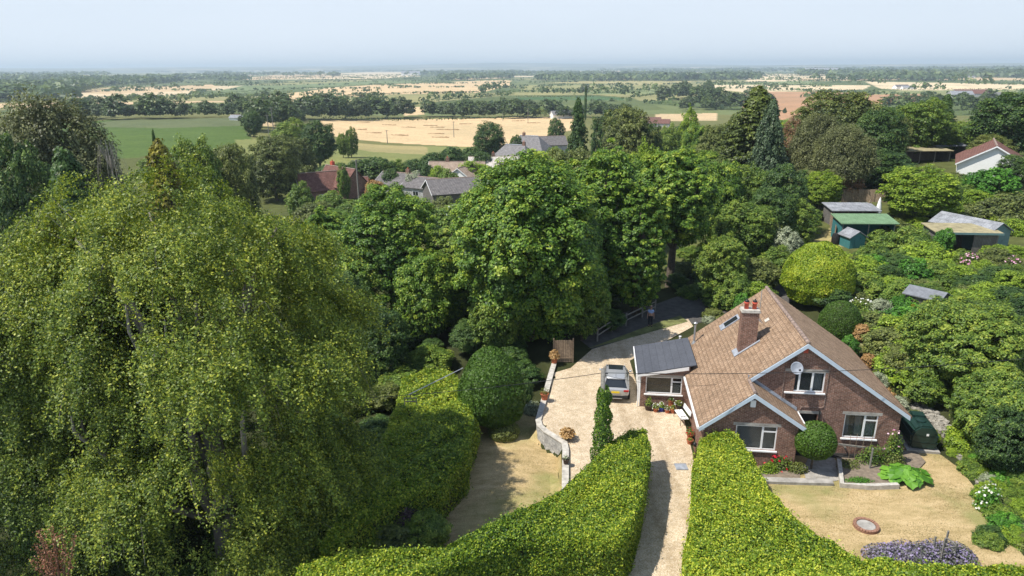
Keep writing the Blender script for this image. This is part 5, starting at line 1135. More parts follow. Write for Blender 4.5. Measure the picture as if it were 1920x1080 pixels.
def panel_fence(name, pts, h, label, mat=fencep):
    q = empty(name, (0, 0, 0)); P3 = [(float(a[0]), float(a[1]), Tz(a[0], a[1])) for a in pts]
    for a, b in zip(P3, P3[1:]):
        d = math.hypot(b[0]-a[0], b[1]-a[1]); n_ = max(1, round(d/1.83))
        for i in range(n_):
            u0 = [a[k]+(b[k]-a[k])*i/n_ for k in range(3)]; u1 = [a[k]+(b[k]-a[k])*(i+1)/n_ for k in range(3)]; m = mb()
            m.prism([(u0[0], u0[1], u0[2]-.1), (u1[0], u1[1], u1[2]-.1), (u1[0], u1[1], u1[2]+h), (u0[0], u0[1], u0[2]+h)], (.0, .05, 0)); m.build('panel', mat, q)
            m = mb(); m.box((u0[0]-.05, u0[1]-.06, u0[2]-.1), (u0[0]+.05, u0[1]-.003, u0[2]+h+.08)); m.build('post', wood, q)
    return tag(q, label, 'fence')
panel_fence('board_fence', [atY(1547, 440, 83)[:2], atY(1562, 470, 73)[:2]], 1.6, 'weathered board fence running beside the dry grass path to the green-roofed shed')
panel_fence('board_fence', [atY(1575, 400, 90)[:2], atY(1665, 405, 88)[:2]], 1.7, 'grey-brown board fence behind the grey-roofed run')
p = atY(1564, 470, 71.5); m = mb(); m.lathe([(.36, 0), (.42, .3), (.44, .5), (.42, .52), (.44, .55), (.43, .8), (.41, .82), (.42, .85), (.36, 1.15), (.2, 1.22)], (0, 0, 0), 16); o = m.build('water_butt', rubber, None); o.location = (p[0], p[1], Tz(p[0], p[1])); tag(o, 'black ribbed water butt at the left end of the green-roofed shed', 'water butt')
p = atY(1651, 370, 80); q = empty('garden_parasol', (p[0], p[1], p[2]-2.95)); m = mb(); m.tube([(0, 0, 0), (0, 0, 2.9)], .03); m.build('pole', greywood, q); m = mb(); m.lathe([(.30, 1.0), (.36, 1.1), (.27, 1.8), (.16, 2.5), (.04, 2.95)], n=9); m.build('canopy', canvas, q); tag(q, 'closed white garden parasol by the brown fence', 'parasol')
p = atY(1634, 376, 81); m = mb(); 
q = empty('play_structure', (p[0], p[1], p[2]-2.6)); 
for a, b in (((-1, 0, 0), (.2, .6, 2.6)), ((1, 0, 0), (.2, .6, 2.6)), ((-.8, 1.4, 0), (.2, .6, 2.6)), ((1, 0, 1.1), (-.9, 0, 1.2))): m = mb(); m.tube([a, b], .05, 6); m.build('beam', wood, q)
tag(q, 'wooden climbing frame of leaning beams beside the white parasol', 'climbing frame')
p = atY(1510, 455, 74); q = empty('rotary_dryer', (p[0], p[1], Tz(p[0], p[1]))); m = mb(); m.tube([(0, 0, 0), (0, 0, 1.7)], .025); m.build('pole', metal_l, q)
for k in range(4): m = mb(); m.tube([(0, 0, .6), (math.cos(k*1.57+.4)*1.3, math.sin(k*1.57+.4)*1.3, 1.75)], .015, 5); m.build('arm', metal_l, q)
m = mb(); m.lathe([(.5, 0), (.45, .12), (.1, .16)], n=14); m.build('base', purple, q); tag(q, 'rotary clothes dryer with a purple base on the dry grass path', 'clothes dryer')
# timber gate structure behind the ridge
p = atY(1425, 545, 50); q = empty('garden_gate', (p[0]-.3, p[1]+2.5, Tz(p[0], p[1])), R_(-35)); 
for a in (0, 2.2): m = mb(); m.box((a, 0, 0), (a+.12, .12, 2.3)); m.build('post', brownwood, q)
for k in range(4): m = mb(); m.box((.13, .03, .4+k*.42), (2.19, .07, .55+k*.42)); m.build('rail', brownwood, q)
tag(q, 'brown slatted wooden gate just behind the back of the house roof', 'gate')
# white house up on the right
def house(name, px, py, Y, W, D, hw, hr, rz, wallm, roofm, label, chim=None, wins=(), ridge='x', hip=0., z=None, cat='house', gable=None, zo=0., ry=False):
    """x = long side, ridge along x; front faces -y"""
    p = atY(px, py, Y); zz = (Tz(p[0], p[1]) if z is None else z)+zo; zz = p[2]-hr if ry else zz; q = empty(name, (p[0], p[1], zz), R_(rz)); m = mb()
    x0, x1 = -W/2, W/2; y0, y1 = -D/2, D/2; hp = hip
    if hip: m.prism([(x0, y0, -4), (x1, y0, -4), (x1, y1, -4), (x0, y1, -4)], (0, 0, hw+4))
    else: m.prism([(x0, y0, -4), (x0, y1, -4), (x0, y1, hw), (x0, 0, hr), (x0, y0, hw)], (W, 0, 0))
    m.build('wall', wallm, q); m = mb(); o = .35; s = (hr-hw)/(D/2); e = hw-s*o
    X0_, X1_, Y0_, Y1_ = x0-o, x1+o, y0-o, y1+o; A, B = (x0+hp if hp else X0_), (x1-hp if hp else X1_)
    r_ = hr+.04; e += .04
    m.add([(X0_, Y0_, e), (X1_, Y0_, e), (X1_, Y1_, e), (X0_, Y1_, e), (A, 0, r_), (B, 0, r_)], [(0, 1, 5, 4), (2, 3, 4, 5), (1, 2, 5), (3, 0, 4), (0, 3, 2, 1)] if hp else [(0, 1, 5, 4), (2, 3, 4, 5), (0, 3, 2, 1), (1, 2, 5), (3, 0, 4)])
    if not hp:
        m = mb(); m.prism([(X0_, Y0_, e), (X1_, Y0_, e), (X1_, 0, r_), (X0_, 0, r_)], (0, 0, .12)); rf = m.build('roof', roofm, q); m = mb(); m.prism([(X0_, Y1_, e), (X1_, Y1_, e), (X1_, 0, r_), (X0_, 0, r_)], (0, 0, .12)); m.build('roof', roofm, q)
        m = mb(); m.prism([(X0_-.01, Y0_, e-.1), (X0_-.01, 0, r_-.1), (X0_-.01, 0, r_+.1), (X0_-.01, Y0_, e+.1)], (-.05, 0, 0)); m.prism([(X0_-.01, Y1_, e-.1), (X0_-.01, 0, r_-.1), (X0_-.01, 0, r_+.1), (X0_-.01, Y1_, e+.1)], (-.05, 0, 0)); m.build('bargeboard', white, q)
    else: rf = m.build('roof', roofm, q)
    m = mb(); m.tube([(A+.1, 0, r_+.1), (B-.1, 0, r_+.1)], .14, 6); m.build('ridge', ridgem if roofm != slatem else lead, rf)
    for (c_, cy) in (chim or []): 
        m = mb(); m.box((c_-.45, cy-.35, hr-1.6), (c_+.45, cy+.35, hr+1.1)); k = m.build('chimney', redclay if roofm == tilered else brick, q); m = mb(); m.lathe([(.15, 0), (.12, .4)], (c_, cy, hr+1.1), 8); m.build('chimney_pot', terra, k)
    for (side, a, b, ww, hh) in wins:
        m = mb(); g_ = mb()
        if side == 'f': m.box((a-ww/2, y0-.05, b), (a+ww/2, y0-.005, b+hh)); g_.box((a-ww/2+.1, y0-.07, b+.1), (a-.04, y0-.051, b+hh-.1)); g_.box((a+.04, y0-.07, b+.1), (a+ww/2-.1, y0-.051, b+hh-.1))
        else: m.box((x0-.05, a-ww/2, b), (x0-.005, a+ww/2, b+hh)); g_.box((x0-.07, a-ww/2+.1, b+.1), (x0-.051, a+ww/2-.1, b+hh-.1))
        f_ = m.build('window', white, q); g_.build('pane', carglass, f_)
    return q, tag(q, label, cat)
house('white_house', 1866, 268, 102, 12, 8.4, 3.9, 6.4, 58, whitewall, tilered, 'white-rendered house with a red-brown tiled roof high among trees on the right', wins=[('l', 1.8, 1.0, 1.6, 1.0), ('f', -2, .8, 1.8, 1.2)], ry=True)
# valley houses
K_ = dict(ry=True)
house('cottage', 638, 314, 158, 11, 7, 3.2, 6.8, -42, brick, tilered, 'red-brown tiled cottage with an orange brick chimney in the valley', chim=[(-3.5, .3)], wins=[('f', -3, .8, 1.4, 1.2), ('f', 2, .8, 1.4, 1.2)], **K_)
house('cottage', 592, 324, 155, 9, 7, 3, 6.4, 32, brick, tilered, 'lower red-tiled cottage wing left of the brick-chimney cottage', wins=[('f', 0, .8, 1.4, 1.2)], **K_)
house('cottage', 663, 333, 158, 6, 6, 2.6, 5.2, 10, brick, tilered, 'small bright red-tiled outbuilding right of the brick-chimney cottage', **K_)
house('bungalow', 752, 325, 158, 10, 8, 2.6, 4.8, -28, brickl, tilegrey, 'dark grey-roofed bungalow, left one of two beside the brown-boarded bungalow', chim=[(2, 0)], wins=[('f', 0, .8, 1.6, 1.1)], **K_)
house('bungalow', 796, 333, 154, 8, 7, 2.6, 4.4, -30, brickl, tilegrey, 'smaller dark grey-roofed bungalow, next to the brown-boarded bungalow', wins=[('f', 0, .8, 1.6, 1.1)], **K_)
house('bungalow', 851, 335, 145, 11.5, 9.5, 2.6, 4.9, 20, cladding, tilegrey, 'brown-boarded bungalow with striped grey-brown roof, nearest of the valley houses', wins=[('f', 3, .8, 1.8, 1.1)], **K_)
house('bungalow', 857, 304, 178, 14, 8, 2.8, 6, -4, whitewall, tilecream, 'cream bungalow with a long pale brown tiled roof', chim=[(-2.5, .2)], wins=[('f', -5, .8, 1.8, 1.2)], **K_)
house('bungalow', 872, 313, 170, 6.5, 8, 2.8, 5.4, 62, whitewall, tilecream, 'white-gabled wing at the front of the cream bungalow', **K_)
house('bungalow', 925, 294, 190, 13, 9, 2.8, 6, 3, whitewall, tilewhite, 'white-walled house with a bleached pale roof beside the big sycamore', chim=[(0, .2)], wins=[('f', -3, .8, 1.8, 1.2)], **K_)
house('stone_cottage', 966, 272, 215, 12, 9, 3.2, 6.8, -30, brickl, slatem, 'grey slate-roofed cottage above the bleached-roof house', chim=[(3, .2)], hip=2.5, **K_)
house('stone_cottage', 992, 255, 238, 13, 9, 3.2, 7.2, -25, brickl, slatem, 'slate-roofed house near the edge of the stubble field', chim=[(-2, .2)], hip=3, **K_)
house('stone_cottage', 1028, 256, 250, 12, 8, 3., 5.6, 12, brickl, tilegrey, 'long low grey roof just below the stubble field', **K_)
house('brick_house', 14, 368, 84, 13, 9, 3.4, 6.2, -8, brick, tilered, 'house with a pink-red hipped roof at the left edge under the dark spruce', hip=3, wins=[('f', -1, 1.2, 1.6, 1.4)], **K_)
p = atY(853, 386, 112); car('parked_van', p[0]-1.5, p[1], p[2]-1.9, R_(-80), 4.4, 1.9, 1.9, paint('white_paint', (.7,.72,.75,1), .1), 'white van roof showing between the treetops below the valley bungalows', False)
# far buildings: each its own small house
FB = [(1052,203,560,16,9,whitewall,slatem,'white farmhouse with a grey roof beyond the stubble field'),(1220,210,480,14,9,whitewall,tilered,'farmhouse with a dark red roof right of the brownish cedar-like tree'),
 (1238,213,470,13,8,brickl,tilered,'red-roofed barn beside the farmhouse behind the brownish cedar-like tree'),(285,177,1000,20,10,stone,feltgrey,'small grey farmhouse among trees on the left plain'),
 (240,150,2300,90,20,whitewall,feltgrey,'long white farm shed far off on the left'),(770,132,4300,110,40,whitewall,feltgrey,'pale farm sheds on the skyline above the middle fields'),
 (1045,140,3000,60,20,brickl,feltgrey,'grey farm building on the middle distance skyline'),(1192,137,3300,70,22,whitewall,feltgrey,'white farm building right of the skyline stubble field'),
 (1540,130,4000,170,50,whitewall,feltgrey,'long white warehouse far off in the wooded skyline'),(1594,137,3100,22,14,whitewall,feltgrey,'small white house beside the skyline wood'),
 (1642,142,2600,70,20,whitewall,feltgrey,'low white-roofed farm shed in the right distance'),(1652,146,2500,26,14,brickl,tilered,'brick farmhouse right of the low white farm shed'),
 (1688,172,1300,26,12,whitewall,tilegrey,'pale farmhouse on the edge of the pale field'),(1700,174,1270,20,10,whitewall,feltgrey,'white barn beside the pale farmhouse'),
 (1818,150,2300,26,12,whitewall,slatem,'small white house among far trees on the right'),(1820,181,900,40,16,brickl,tilered,'long farm range with red and grey roofs on the right'),
 (1800,181,890,26,14,brickl,feltgrey,'grey-roofed barn left of the long farm range'),(1868,180,850,22,12,brickl,slatem,'slate-roofed barn right of the long farm range'),
 (1660,132,4500,50,20,whitewall,feltgrey,'tiny white building deep in the right-hand skyline wood'),(1780,133,4300,50,20,whitewall,feltgrey,'tiny pale building in the wooded skyline far right'),
 (890,137,3600,50,20,brickl,feltgrey,'pale farm building left of the middle skyline trees'),(449,236,420,9,5,whitewall,feltgrey,'tiny white shed at the end of the green corn field')]
for (px, py, Y, W, D, wm, rm, lab) in FB: house('farm_building', px, py, Y, W, D, D*.32, D*.62, random.Random(px).uniform(-18, 18), wm, rm, lab, cat='farm building')
# greenhouse-like roofs between garden trees on the right
flat_shed('lean_to', 1740, 285, 112, 7.5, 3.5, 2.0, .3, 0, cladding, mossroof, 'brown flat-roofed lean-to behind the laurel hedge', posts=4)
flat_shed('lean_to', 1782, 283, 115, 5, 3, 2.2, .4, 0, cladding, feltgrey, 'grey-roofed shed right of the brown lean-to', posts=3)
# poles on the plain
def upole(px, py, ytop, Y, label, arms=1):
    p = atY(px, py, Y); z = Tz(p[0], p[1]); t = atY(px, ytop, Y); h = max(t[2]-z, 6); q = empty('utility_pole', (p[0], p[1], z)); m = mb(); m.tube([(0, 0, -.2), (0, 0, h)], [.2, .14], 8); m.build('pole', greywood, q)
    if arms: m = mb(); m.box((-.9, -.06, h-.35), (.9, .06, h-.22)); m.build('crossarm', greywood, q)
    tag(q, label, 'utility pole', 'utility poles across the fields')
for a in ((513,246,201,250,'tall utility pole with a crossarm by the left corn field'),(503,240,215,265,'shorter pole just left of the tall pole by the corn field'),(670,334,299,140,'plain grey pole beside the red-tiled cottages'),(726,262,244,340,'small pole at the near edge of the stubble field'),(851,254,228,400,'pole standing in the middle of the stubble field'),
          (990,222,203,520,'pole with a crossarm at the far edge of the stubble field'),(943,226,213,540,'pole by the tree belt behind the stubble field'),(824,194,172,640,'pole on the green field beyond the tree belt'),(1688,283,262,118,'grey pole in front of the tall right-hand trees'),(1114,250,238,190,'stubby pole in front of the brownish cedar-like tree')): upole(*a)
# straw swaths on the stubble
for i, (px, py) in enumerate(sorted(((681,230),(730,235),(777,224),(673,243),(766,239),(807,236),(874,233),(833,244),(847,244),(818,252),(826,258),(750,255),(972,227),(1001,231),(820,240),(910,248),(700,250),(930,238)))):
    p = hit(px, py); m = mb(); rg = np.random.default_rng(i)
    for k in range(9): m.prism([(k*1.1-5, -.6+rg.uniform(-.1, .1), 0), (k*1.1-3.95, -.6+rg.uniform(-.1, .1), 0), (k*1.1-3.95, .6, 0), (k*1.1-5, .6, 0)], (0, 0, .25+rg.uniform(0, .3)))
    o = m.build('straw_heap', strawm, None); o.location = (p[0], p[1], Tz(p[0], p[1])); tag(o, f'brown straw heap on the stubble field, {ordw(i)} from the left', 'straw heap', 'straw heaps on the stubble field')
# ============================================================ BIG TREES
def beech(px, ytop, Y, R, label, seed=3):
    p = atY(px, ytop, Y); x, y = p[0], p[1]; z = Tz(x, y); h = p[2]-z; rng = np.random.default_rng(seed); L = lumps(rng, 7)
    root = empty('weeping_beech', (x, y, z)); m = mb(); rnd = random.Random(seed)
    m.tube([(0, 0, -1), (0, 0, .5), (.2, 0, h*.25), (-.1, .1, h*.45)], [.75, .6, .48, .34], 12)
    limbs = []
    for i in range(15):
        a = i*2.4; rr = R*rnd.uniform(.25, .62); zt = h*rnd.uniform(.62, .84)
        q = [(0, 0, h*rnd.uniform(.2, .42)), (math.cos(a)*rr*.35, math.sin(a)*rr*.35, zt*.62), (math.cos(a)*rr*.75+rnd.uniform(-.5, .5), math.sin(a)*rr*.75, zt*.85), (math.cos(a)*rr, math.sin(a)*rr, zt)]
        m.tube(q, [.26, .19, .11, .04], 7); limbs.append(q)
    for (ax_, az_) in ((-.06, .74), (.10, .70), (.40, .52), (-.42, .5), (.2, .40)):
        m.tube([(0, -.1*R, h*.12), (ax_*R*.5-.3, -R*.30, h*az_*.45), (ax_*R*.8+.35, -R*.5, h*az_*.72), (ax_*R, -R*.58, h*az_*.9), (ax_*R+.4, -R*.66, h*az_)], [.24, .19, .14, .09, .03], 7)
    m.build('trunk', greybark, root, smooth=True)
    # tiers of domed lobes; drooping sprays hang from each lobe
    LO = []
    for (cnt, rr_, zz_, lr) in ((1, 0, .80, .40), (7, .50, .76, .34), (10, .76, .60, .32), (12, .76, .36, .32), (12, .74, .14, .30)):
        for i in range(cnt):
            a_ = 6.283*i/cnt+rng.uniform(-.25, .25)+cnt; q_ = rr_*rng.uniform(.72, 1.2)
            LO.append((math.cos(a_)*R*q_, math.sin(a_)*R*q_, h*(zz_+rng.uniform(-.05, .05)), R*lr*rng.uniform(.6, 1.2)))
    LO = np.array(LO); nl_ = len(LO); n = 3900; li = rng.choice(nl_, n, p=LO[:, 3]**2/(LO[:, 3]**2).sum()); d = sph(rng, n); d[:, 2] = np.abs(d[:, 2])*.9
    rad_ = LO[li, :2]/R; d[:, :2] += rad_*.9; d /= np.linalg.norm(d, axis=1)[:, None]
    S0 = LO[li, :3]+d*(LO[li, 3]*rng.uniform(.6, 1.0, n)*(1+.3*L(d*1.5)))[:, None]*np.array([1, 1, .62])
    n2 = 1500; e_ = sph(rng, n2*2); e_ = e_[e_[:, 2] > -.55][:n2]; LBf = lobes(rng, 40, .03); LB = LBf(e_)
    q_ = (np.abs(e_[:, :2]).__pow__(2.2).sum(1)+np.abs(e_[:, 2])**3.4)**(-1/2.8)
    E0 = e_*(q_*(.76+.3*LB)*np.where(rng.random(len(e_)) < .3, rng.uniform(.5, .85, len(e_)), 1))[:, None]*np.array([R*.86, R*.86, h*.50]); E0[:, 2] += h*.46
    S0 = np.concatenate([S0, E0]); S0[:, 0] = np.where(S0[:, 0] > 0, S0[:, 0]*(.80+.14*np.clip(S0[:, 2]/h, 0, 1)), S0[:, 0])
    hol = np.zeros(len(S0), bool)
    for (hx, hz, rx_, rz_) in ((-.08, .60, .13, .15), (.42, .44, .12, .10), (-.45, .40, .12, .11), (.15, .27, .16, .08), (.62, .66, .10, .09), (-.62, .66, .1, .08), (-.1, .12, .25, .06)):
        hol |= (S0[:, 1] < -.2*R) & (((S0[:, 0]/R-hx)/rx_)**2+((S0[:, 2]/h-hz-.05)/rz_)**2 < 1)
    S0 = S0[~(hol & (rng.random(len(S0)) < .92))]; n = len(S0)
    d = S0/np.linalg.norm(S0, axis=1)[:, None]
    az = np.arctan2(d[:, 1], d[:, 0])+rng.normal(0, .6, n); ln = rng.uniform(.8, 3.2, n); run = rng.uniform(.25, .8, n)
    PP = []; NN = []; VV = []; tw = mb(); per = 135
    v0 = .47+.17*L(S0/3)+rng.normal(0, .07, n)+.10*np.clip(S0[:, 2]/h-.5, -.5, .5)  # height term paints a sunlit top and a darker, shaded bottom
    for i in range(n):
        t = rng.random(per); out = np.array([math.cos(az[i]), math.sin(az[i]), 0.])
        c = S0[i]+out*(ln[i]*run[i]*t**.8)[:, None]-np.array([0, 0, 1.])*(ln[i]*(1-run[i]*.55)*t**1.9)[:, None]
        w = .30*(1-.5*t)+.06; P = c+rng.normal(0, 1, (per, 3))*w[:, None]*np.array([.5, .5, .36])
        PP.append(P); NN.append(np.tile(out*.5+[0, 0, .75], (per, 1))); VV.append(np.full(per, v0[i]))
        if i % 26 == 0: tw.tube([tuple(S0[i]*.93), tuple(S0[i]+out*ln[i]*run[i]*.5+[0, 0, -.2*ln[i]*.3]), tuple(S0[i]+out*ln[i]*run[i]-[0, 0, ln[i]*(1-run[i]*.55)])], [.020, .014, .006], 4)
    P = np.concatenate(PP); k = P[:, 2] > .15; N = np.concatenate(NN)[k]; V = np.concatenate(VV)[k]; P = P[k]
    leafmesh(P, N, (.118)*rng.uniform(.6, 1.35, len(P)), V-.04+rng.normal(0, .2, len(P)), L_beech, 'crown', .9, rng, wob=.6, parent=root)
    tw.build('bare_twigs', greybark, root)
    root.scale = (1, .80, 1)
    return tag(root, label, 'tree')
beech(305, 268, 28.6, 8.4, 'huge weeping beech with yellow-green hanging foliage filling the left of the picture')
beech(40, 372, 30, 6.2, 'smaller weeping tree filling the left edge beside the huge weeping beech', 5)
def sycamore(px, ytop, Y, wpx, label, seed, ncl=620, per=120, size=.25, mat=L_syc, patch=.05, zc=.5, rzf=.5, up=1.):
    p = atY(px, ytop, Y); z = Tz(p[0], p[1]); h = p[2]-z; dep = (p-np.array([0, 0, CZ]))@cf; R = wpx*dep/F/2
    root = empty('sycamore', (p[0], p[1], z))
    rng, C, (P, N, S, V) = crown_arrays(seed, rx=R*.97, rz=h*rzf, cz=h*zc, ncl=int(ncl*1.5), clr=R*.095+.08, per=int(per*.75), size=size, lump=.2, inner=.22, bottom=-.97, patch=patch, vj=.2, nlobe=60, ls=.022)
    k = P[:, 2] > .2; leafmesh(P[k], N[k], S[k], V[k], mat, 'crown', .4, rng, wob=.42, parent=root); trunk(root, h, .38, seed, None, R*.7, nb=10)
    return tag(root, label, 'tree')
sycamore(1000, 274, 51, 350, 'largest dense green sycamore in the middle, overhanging the wooden gate', 101, 1700, 110, .23, patch=.12)
sycamore(1140, 266, 58, 220, 'tall bright green sycamore joined to the right side of the largest one', 102, 900, 105, .24)
sycamore(722, 338, 60, 255, 'rounded bright green sycamore below the red-tiled cottages', 103, 1000, 105, .23)
sycamore(1272, 278, 64, 185, 'yellow-green sycamore with a bare straight trunk above the lane', 104, 800, 105, .24, patch=.2, zc=.66, rzf=.36)
sycamore(850, 400, 58, 150, 'darker round tree wedged between the two broad sycamores', 105, 600, 105, .23, L_mid)
sycamore(605, 380, 66, 130, 'green tree between the weeping beech and the rounded sycamore', 106, 600, 100, .24)
sycamore(1205, 330, 56, 130, 'narrow green tree between the joined sycamores and the yellow-green one', 107, 600, 100, .24)
# ============================================================ TREES BY PLACE
TREES = [
 ('birch',75,190,82,270,'tall grey-green weeping birch at the top left'),('dark1',15,235,70,150,'dark tree at the far left edge below the birch'),('darkcon',112,262,64,270,'dark drooping spruce in front of the weeping birch'),
 ('goldcon',292,240,84,190,'golden conifer peering over the weeping beech'),('darkcon',284,232,92,40,'thin dark conifer tip beside the golden conifer'),('broad1',352,238,92,130,'soft green tree right of the golden conifer'),
 ('olive',424,252,98,110,'dark olive tree behind the right shoulder of the beech'),('olive',505,244,150,110,'olive-green thicket tree on the edge of the corn field'),('olive',556,250,172,70,'low olive tree on the meadow slope right of the thicket'),
 ('dark1',592,221,205,80,'big round dark tree at the corner of the corn and stubble fields'),('broad2',540,222,235,80,'leafy tree left of the big round dark tree'),('dark2',470,205,300,45,'small dark tree at the right end of the corn field'),
 ('dark2',918,224,225,76,'large round dark tree standing at the near edge of the stubble field'),('dark1',967,250,225,32,'small dark round tree right of the large round one'),('dark1',1043,218,300,38,'bushy tree at the right end of the stubble field'),
 ('broad2',655,238,235,30,'little tree on the meadow bank, right one of two'),('broad1',640,246,235,24,'little tree on the meadow bank, left one of two'),
 ('darkcon',1085,176,150,90,'tall dark spire-like conifer rising left of the brownish cedar-like tree'),('poplar',1099,156,420,14,'slim dark poplar behind the spire-like conifer'),('olive',1180,186,150,120,'broad brownish cedar-like tree'),
 ('dark1',1138,200,165,70,'dark round tree left of the brownish cedar-like conifer'),('dark2',1222,222,150,60,'dark bushy tree right of the brownish cedar'),('lime',1296,196,175,50,'pale green round-topped tree before the right stubble strip'),
 ('sycam',1308,220,152,70,'bright mid-green tree under the pale round-topped tree'),('broad2',1260,232,165,60,'mid-green tree left of the bright mid-green tree'),('olive',1345,222,125,80,'brownish olive tree left of the tallest conifer'),
 ('conif',1425,150,100,235,'tallest golden-green layered conifer right of centre'),('conif',1380,205,104,140,'lower layered conifer at the left foot of the tallest one'),('bluecon',1452,180,88,160,'blue-grey weeping spruce in front of the tallest conifer'),
 ('dead',1490,208,104,70,'brown-tinged conifer between the blue spruce and the birches'),('olive',1588,158,118,180,'massive olive-dark tree on the right skyline'),('birch',1540,218,98,120,'weeping birch left of the pair right of the blue spruce'),
 ('birch',1590,240,92,130,'weeping birch in front of the massive olive-dark tree'),('dark1',1655,195,106,115,'dark round tree with a yellowing right side'),('olive',1692,212,112,50,'yellow-tinged tree at the right edge of the dark round tree'),
 ('broad2',1735,205,135,110,'mid-green tree mass right of the yellow-tinged tree'),('darkcon',1779,172,145,90,'lone pine-like conifer above the right tree mass'),('broad1',1830,222,125,110,'green tree left of the big dark tree at the right edge'),
 ('dark1',1905,168,112,150,'big dark tree cut by the right edge of the picture'),('broad1',1765,232,118,90,'rounded green tree behind the brown lean-to'),('olive',1860,248,108,80,'tree with yellowish tips above the white house'),
 ('goldcon',1875,262,108,34,'small golden conifer close above the white house'),('dark2',1915,285,92,80,'dark tree right of the white house'),
 ('sycam',1150,258,84,160,'yellow-green tree crown just behind the tall bright sycamore'),('olive',1060,262,90,150,'brownish green tree crown behind the largest sycamore'),('lime',1215,262,86,90,'pale yellow-green crown behind the narrow green tree'),
 ('sycam',1355,282,76,120,'leafy green tree right of the yellow-green sycamore'),('broad1',1415,300,80,100,'mid-green tree below the tallest conifer'),('dark1',1475,300,76,110,'dark leafy tree below the blue-grey spruce'),
 ('lime',1546,318,88,80,'yellow-green tree left of the dead brown one'),('dead',1602,318,91,55,'dead rust-brown tree with no green leaves'),('dark2',1650,284,98,140,'dark glossy laurel tree behind the dead brown tree'),
 ('lime',1733,308,80,160,'bright lime-green spreading tree above the summerhouse'),('bush6',1860,320,90,110,'bright green laurel bush under the white house'),('bush4',1800,318,94,70,'grey-green bush left of the bright laurel'),
 ('bush4',1890,372,80,130,'grey-green scrub tree behind the teal-grey shed'),('broad1',1400,368,68,130,'leafy tree right of the yellow-green sycamore above the shrubbery'),('dark1',1450,345,72,120,'dark tree at the centre of the right shrubbery'),
 ('broad2',1500,372,72,90,'dull green tree left of the board fence'),('bush5',1482,415,66,60,'silvery blue-green shrub by the rotary dryer'),('broad1',1355,430,60,110,'broad leafy tree above the lane, nearest the bare trunk'),
 ('sycam',800,455,55,150,'dark shady tree below the two broad sycamores'),('dark2',700,560,47,150,'dark tree in the shade right of the weeping beech'),('dark1',640,500,52,130,'dark tree tucked against the right edge of the beech'),
 ('dark2',880,600,50,90,'dark shrubby tree behind the egg-shaped yew'),('broad1',30,745,27,150,'soft green tree at the lower left edge under the beech'),('dark1',45,480,36,190,'dark tree at the left edge behind the beech'),
 ('broad1',930,520,49,120,'shaded tree low behind the largest sycamore'),('dark1',1100,520,60,140,'dark tree behind the gate in deep shade'),('broad1',1095,500,50,115,'low leafy tree overhanging the lane fence beside the largest sycamore'),('dark1',1905,760,30.5,120,'dark bushy tree at the right edge beside the front lawn'),('broad2',1850,705,34,95,'leafy tree on the bank between the robinias and the front lawn'),('dark2',1180,500,66,120,'dark tree behind the person in the lane'),
]
for (k, px, yt, Y, wd, lab) in TREES: ptree(k, px, yt, Y, wd, lab, name='conifer_tree' if 'conifer' in lab and k == 'dead' else {'birch': 'birch_tree', 'darkcon': 'spruce_tree', 'conif': 'conifer_tree', 'bluecon': 'spruce_tree', 'goldcon': 'conifer_tree', 'poplar': 'poplar_tree', 'dead': 'dead_tree'}.get(k, 'tree' if not k.startswith('bush') else 'shrub'), cat='tree' if not k.startswith('bush') else 'shrub')
# shrubs of the right-hand gardens
SH = [('bush1',1385,500,56,70),('bush4',1425,470,60,90),('bush1',1462,452,62,70),('bush2',1430,520,55,60),('bush6',1395,545,53,40),('bush1',1350,520,58,80),('bush3',1310,560,60,60),('bush1',1290,575,60,50),('bush4',1340,572,55,50),('bush5',1330,590,54,30),
 ('bush1',1640,478,65,80),('bush3',1672,474,62,80),('bush4',1690,405,73,90),('bush1',1710,445,68,110),('bush2',1742,470,62,120),('bush2',1790,500,58,90),('bush1',1655,440,70,70),('bush3',1835,515,55,90),('bush6',1775,422,67,40),('bush3',1875,490,56,80),('bush2',1905,500,54,70),
 ('bush1',1632,520,56,90),('bush6',1700,525,54,80),('bush1',1750,525,53,60),('bush4',1612,540,54,50),('bush1',1640,575,49,80),('bush4',1680,600,45,110),('bushg',1722,566,50,50),('bush3',1762,575,47,60),('bush5',1655,555,52,50),
 ('bush6',1598,625,45,40),('bush7',1618,600,47,30),('bush7',1632,655,43,28),('bush5',1650,690,40,42),('bush4',1700,640,41,80),('bush1',1745,690,38,80),('bush5',1690,735,37,42),('bush7',1665,720,38,36),('bush4',1722,760,36,36),('bush2',1750,800,34,34),
 ('bushg',1808,880,31.5,20),('bush2',1790,845,33,30),('bush1',1822,900,31,40),('bush6',1840,945,29,44),('bush1',1862,975,28,40),('bush5',1860,885,30,38),('bushg',1885,990,27.5,34),('bush5',1893,1035,26,16),('bush5',1912,1005,26.5,50),('bush2',1905,950,28,50),('bush7',1885,1030,26,30),
 ('bush4',1450,400,70,70),('bush3',1520,340,90,60),('bush1',1700,345,86,60),('bush1',1800,415,76,60),('bush2',1870,560,45,60),('bush4',1820,560,47,90)]
LK = {'bush1':'mid-green leafy shrub','bush2':'lime-green shrub','bush3':'dark green shrub','bush4':'olive shrub','bush5':'silvery pale shrub','bush6':'fresh bright green shrub','bush7':'clump of dry golden grass','bushg':'golden-yellow shrub'}
from collections import defaultdict
rs_ = random.Random(21)
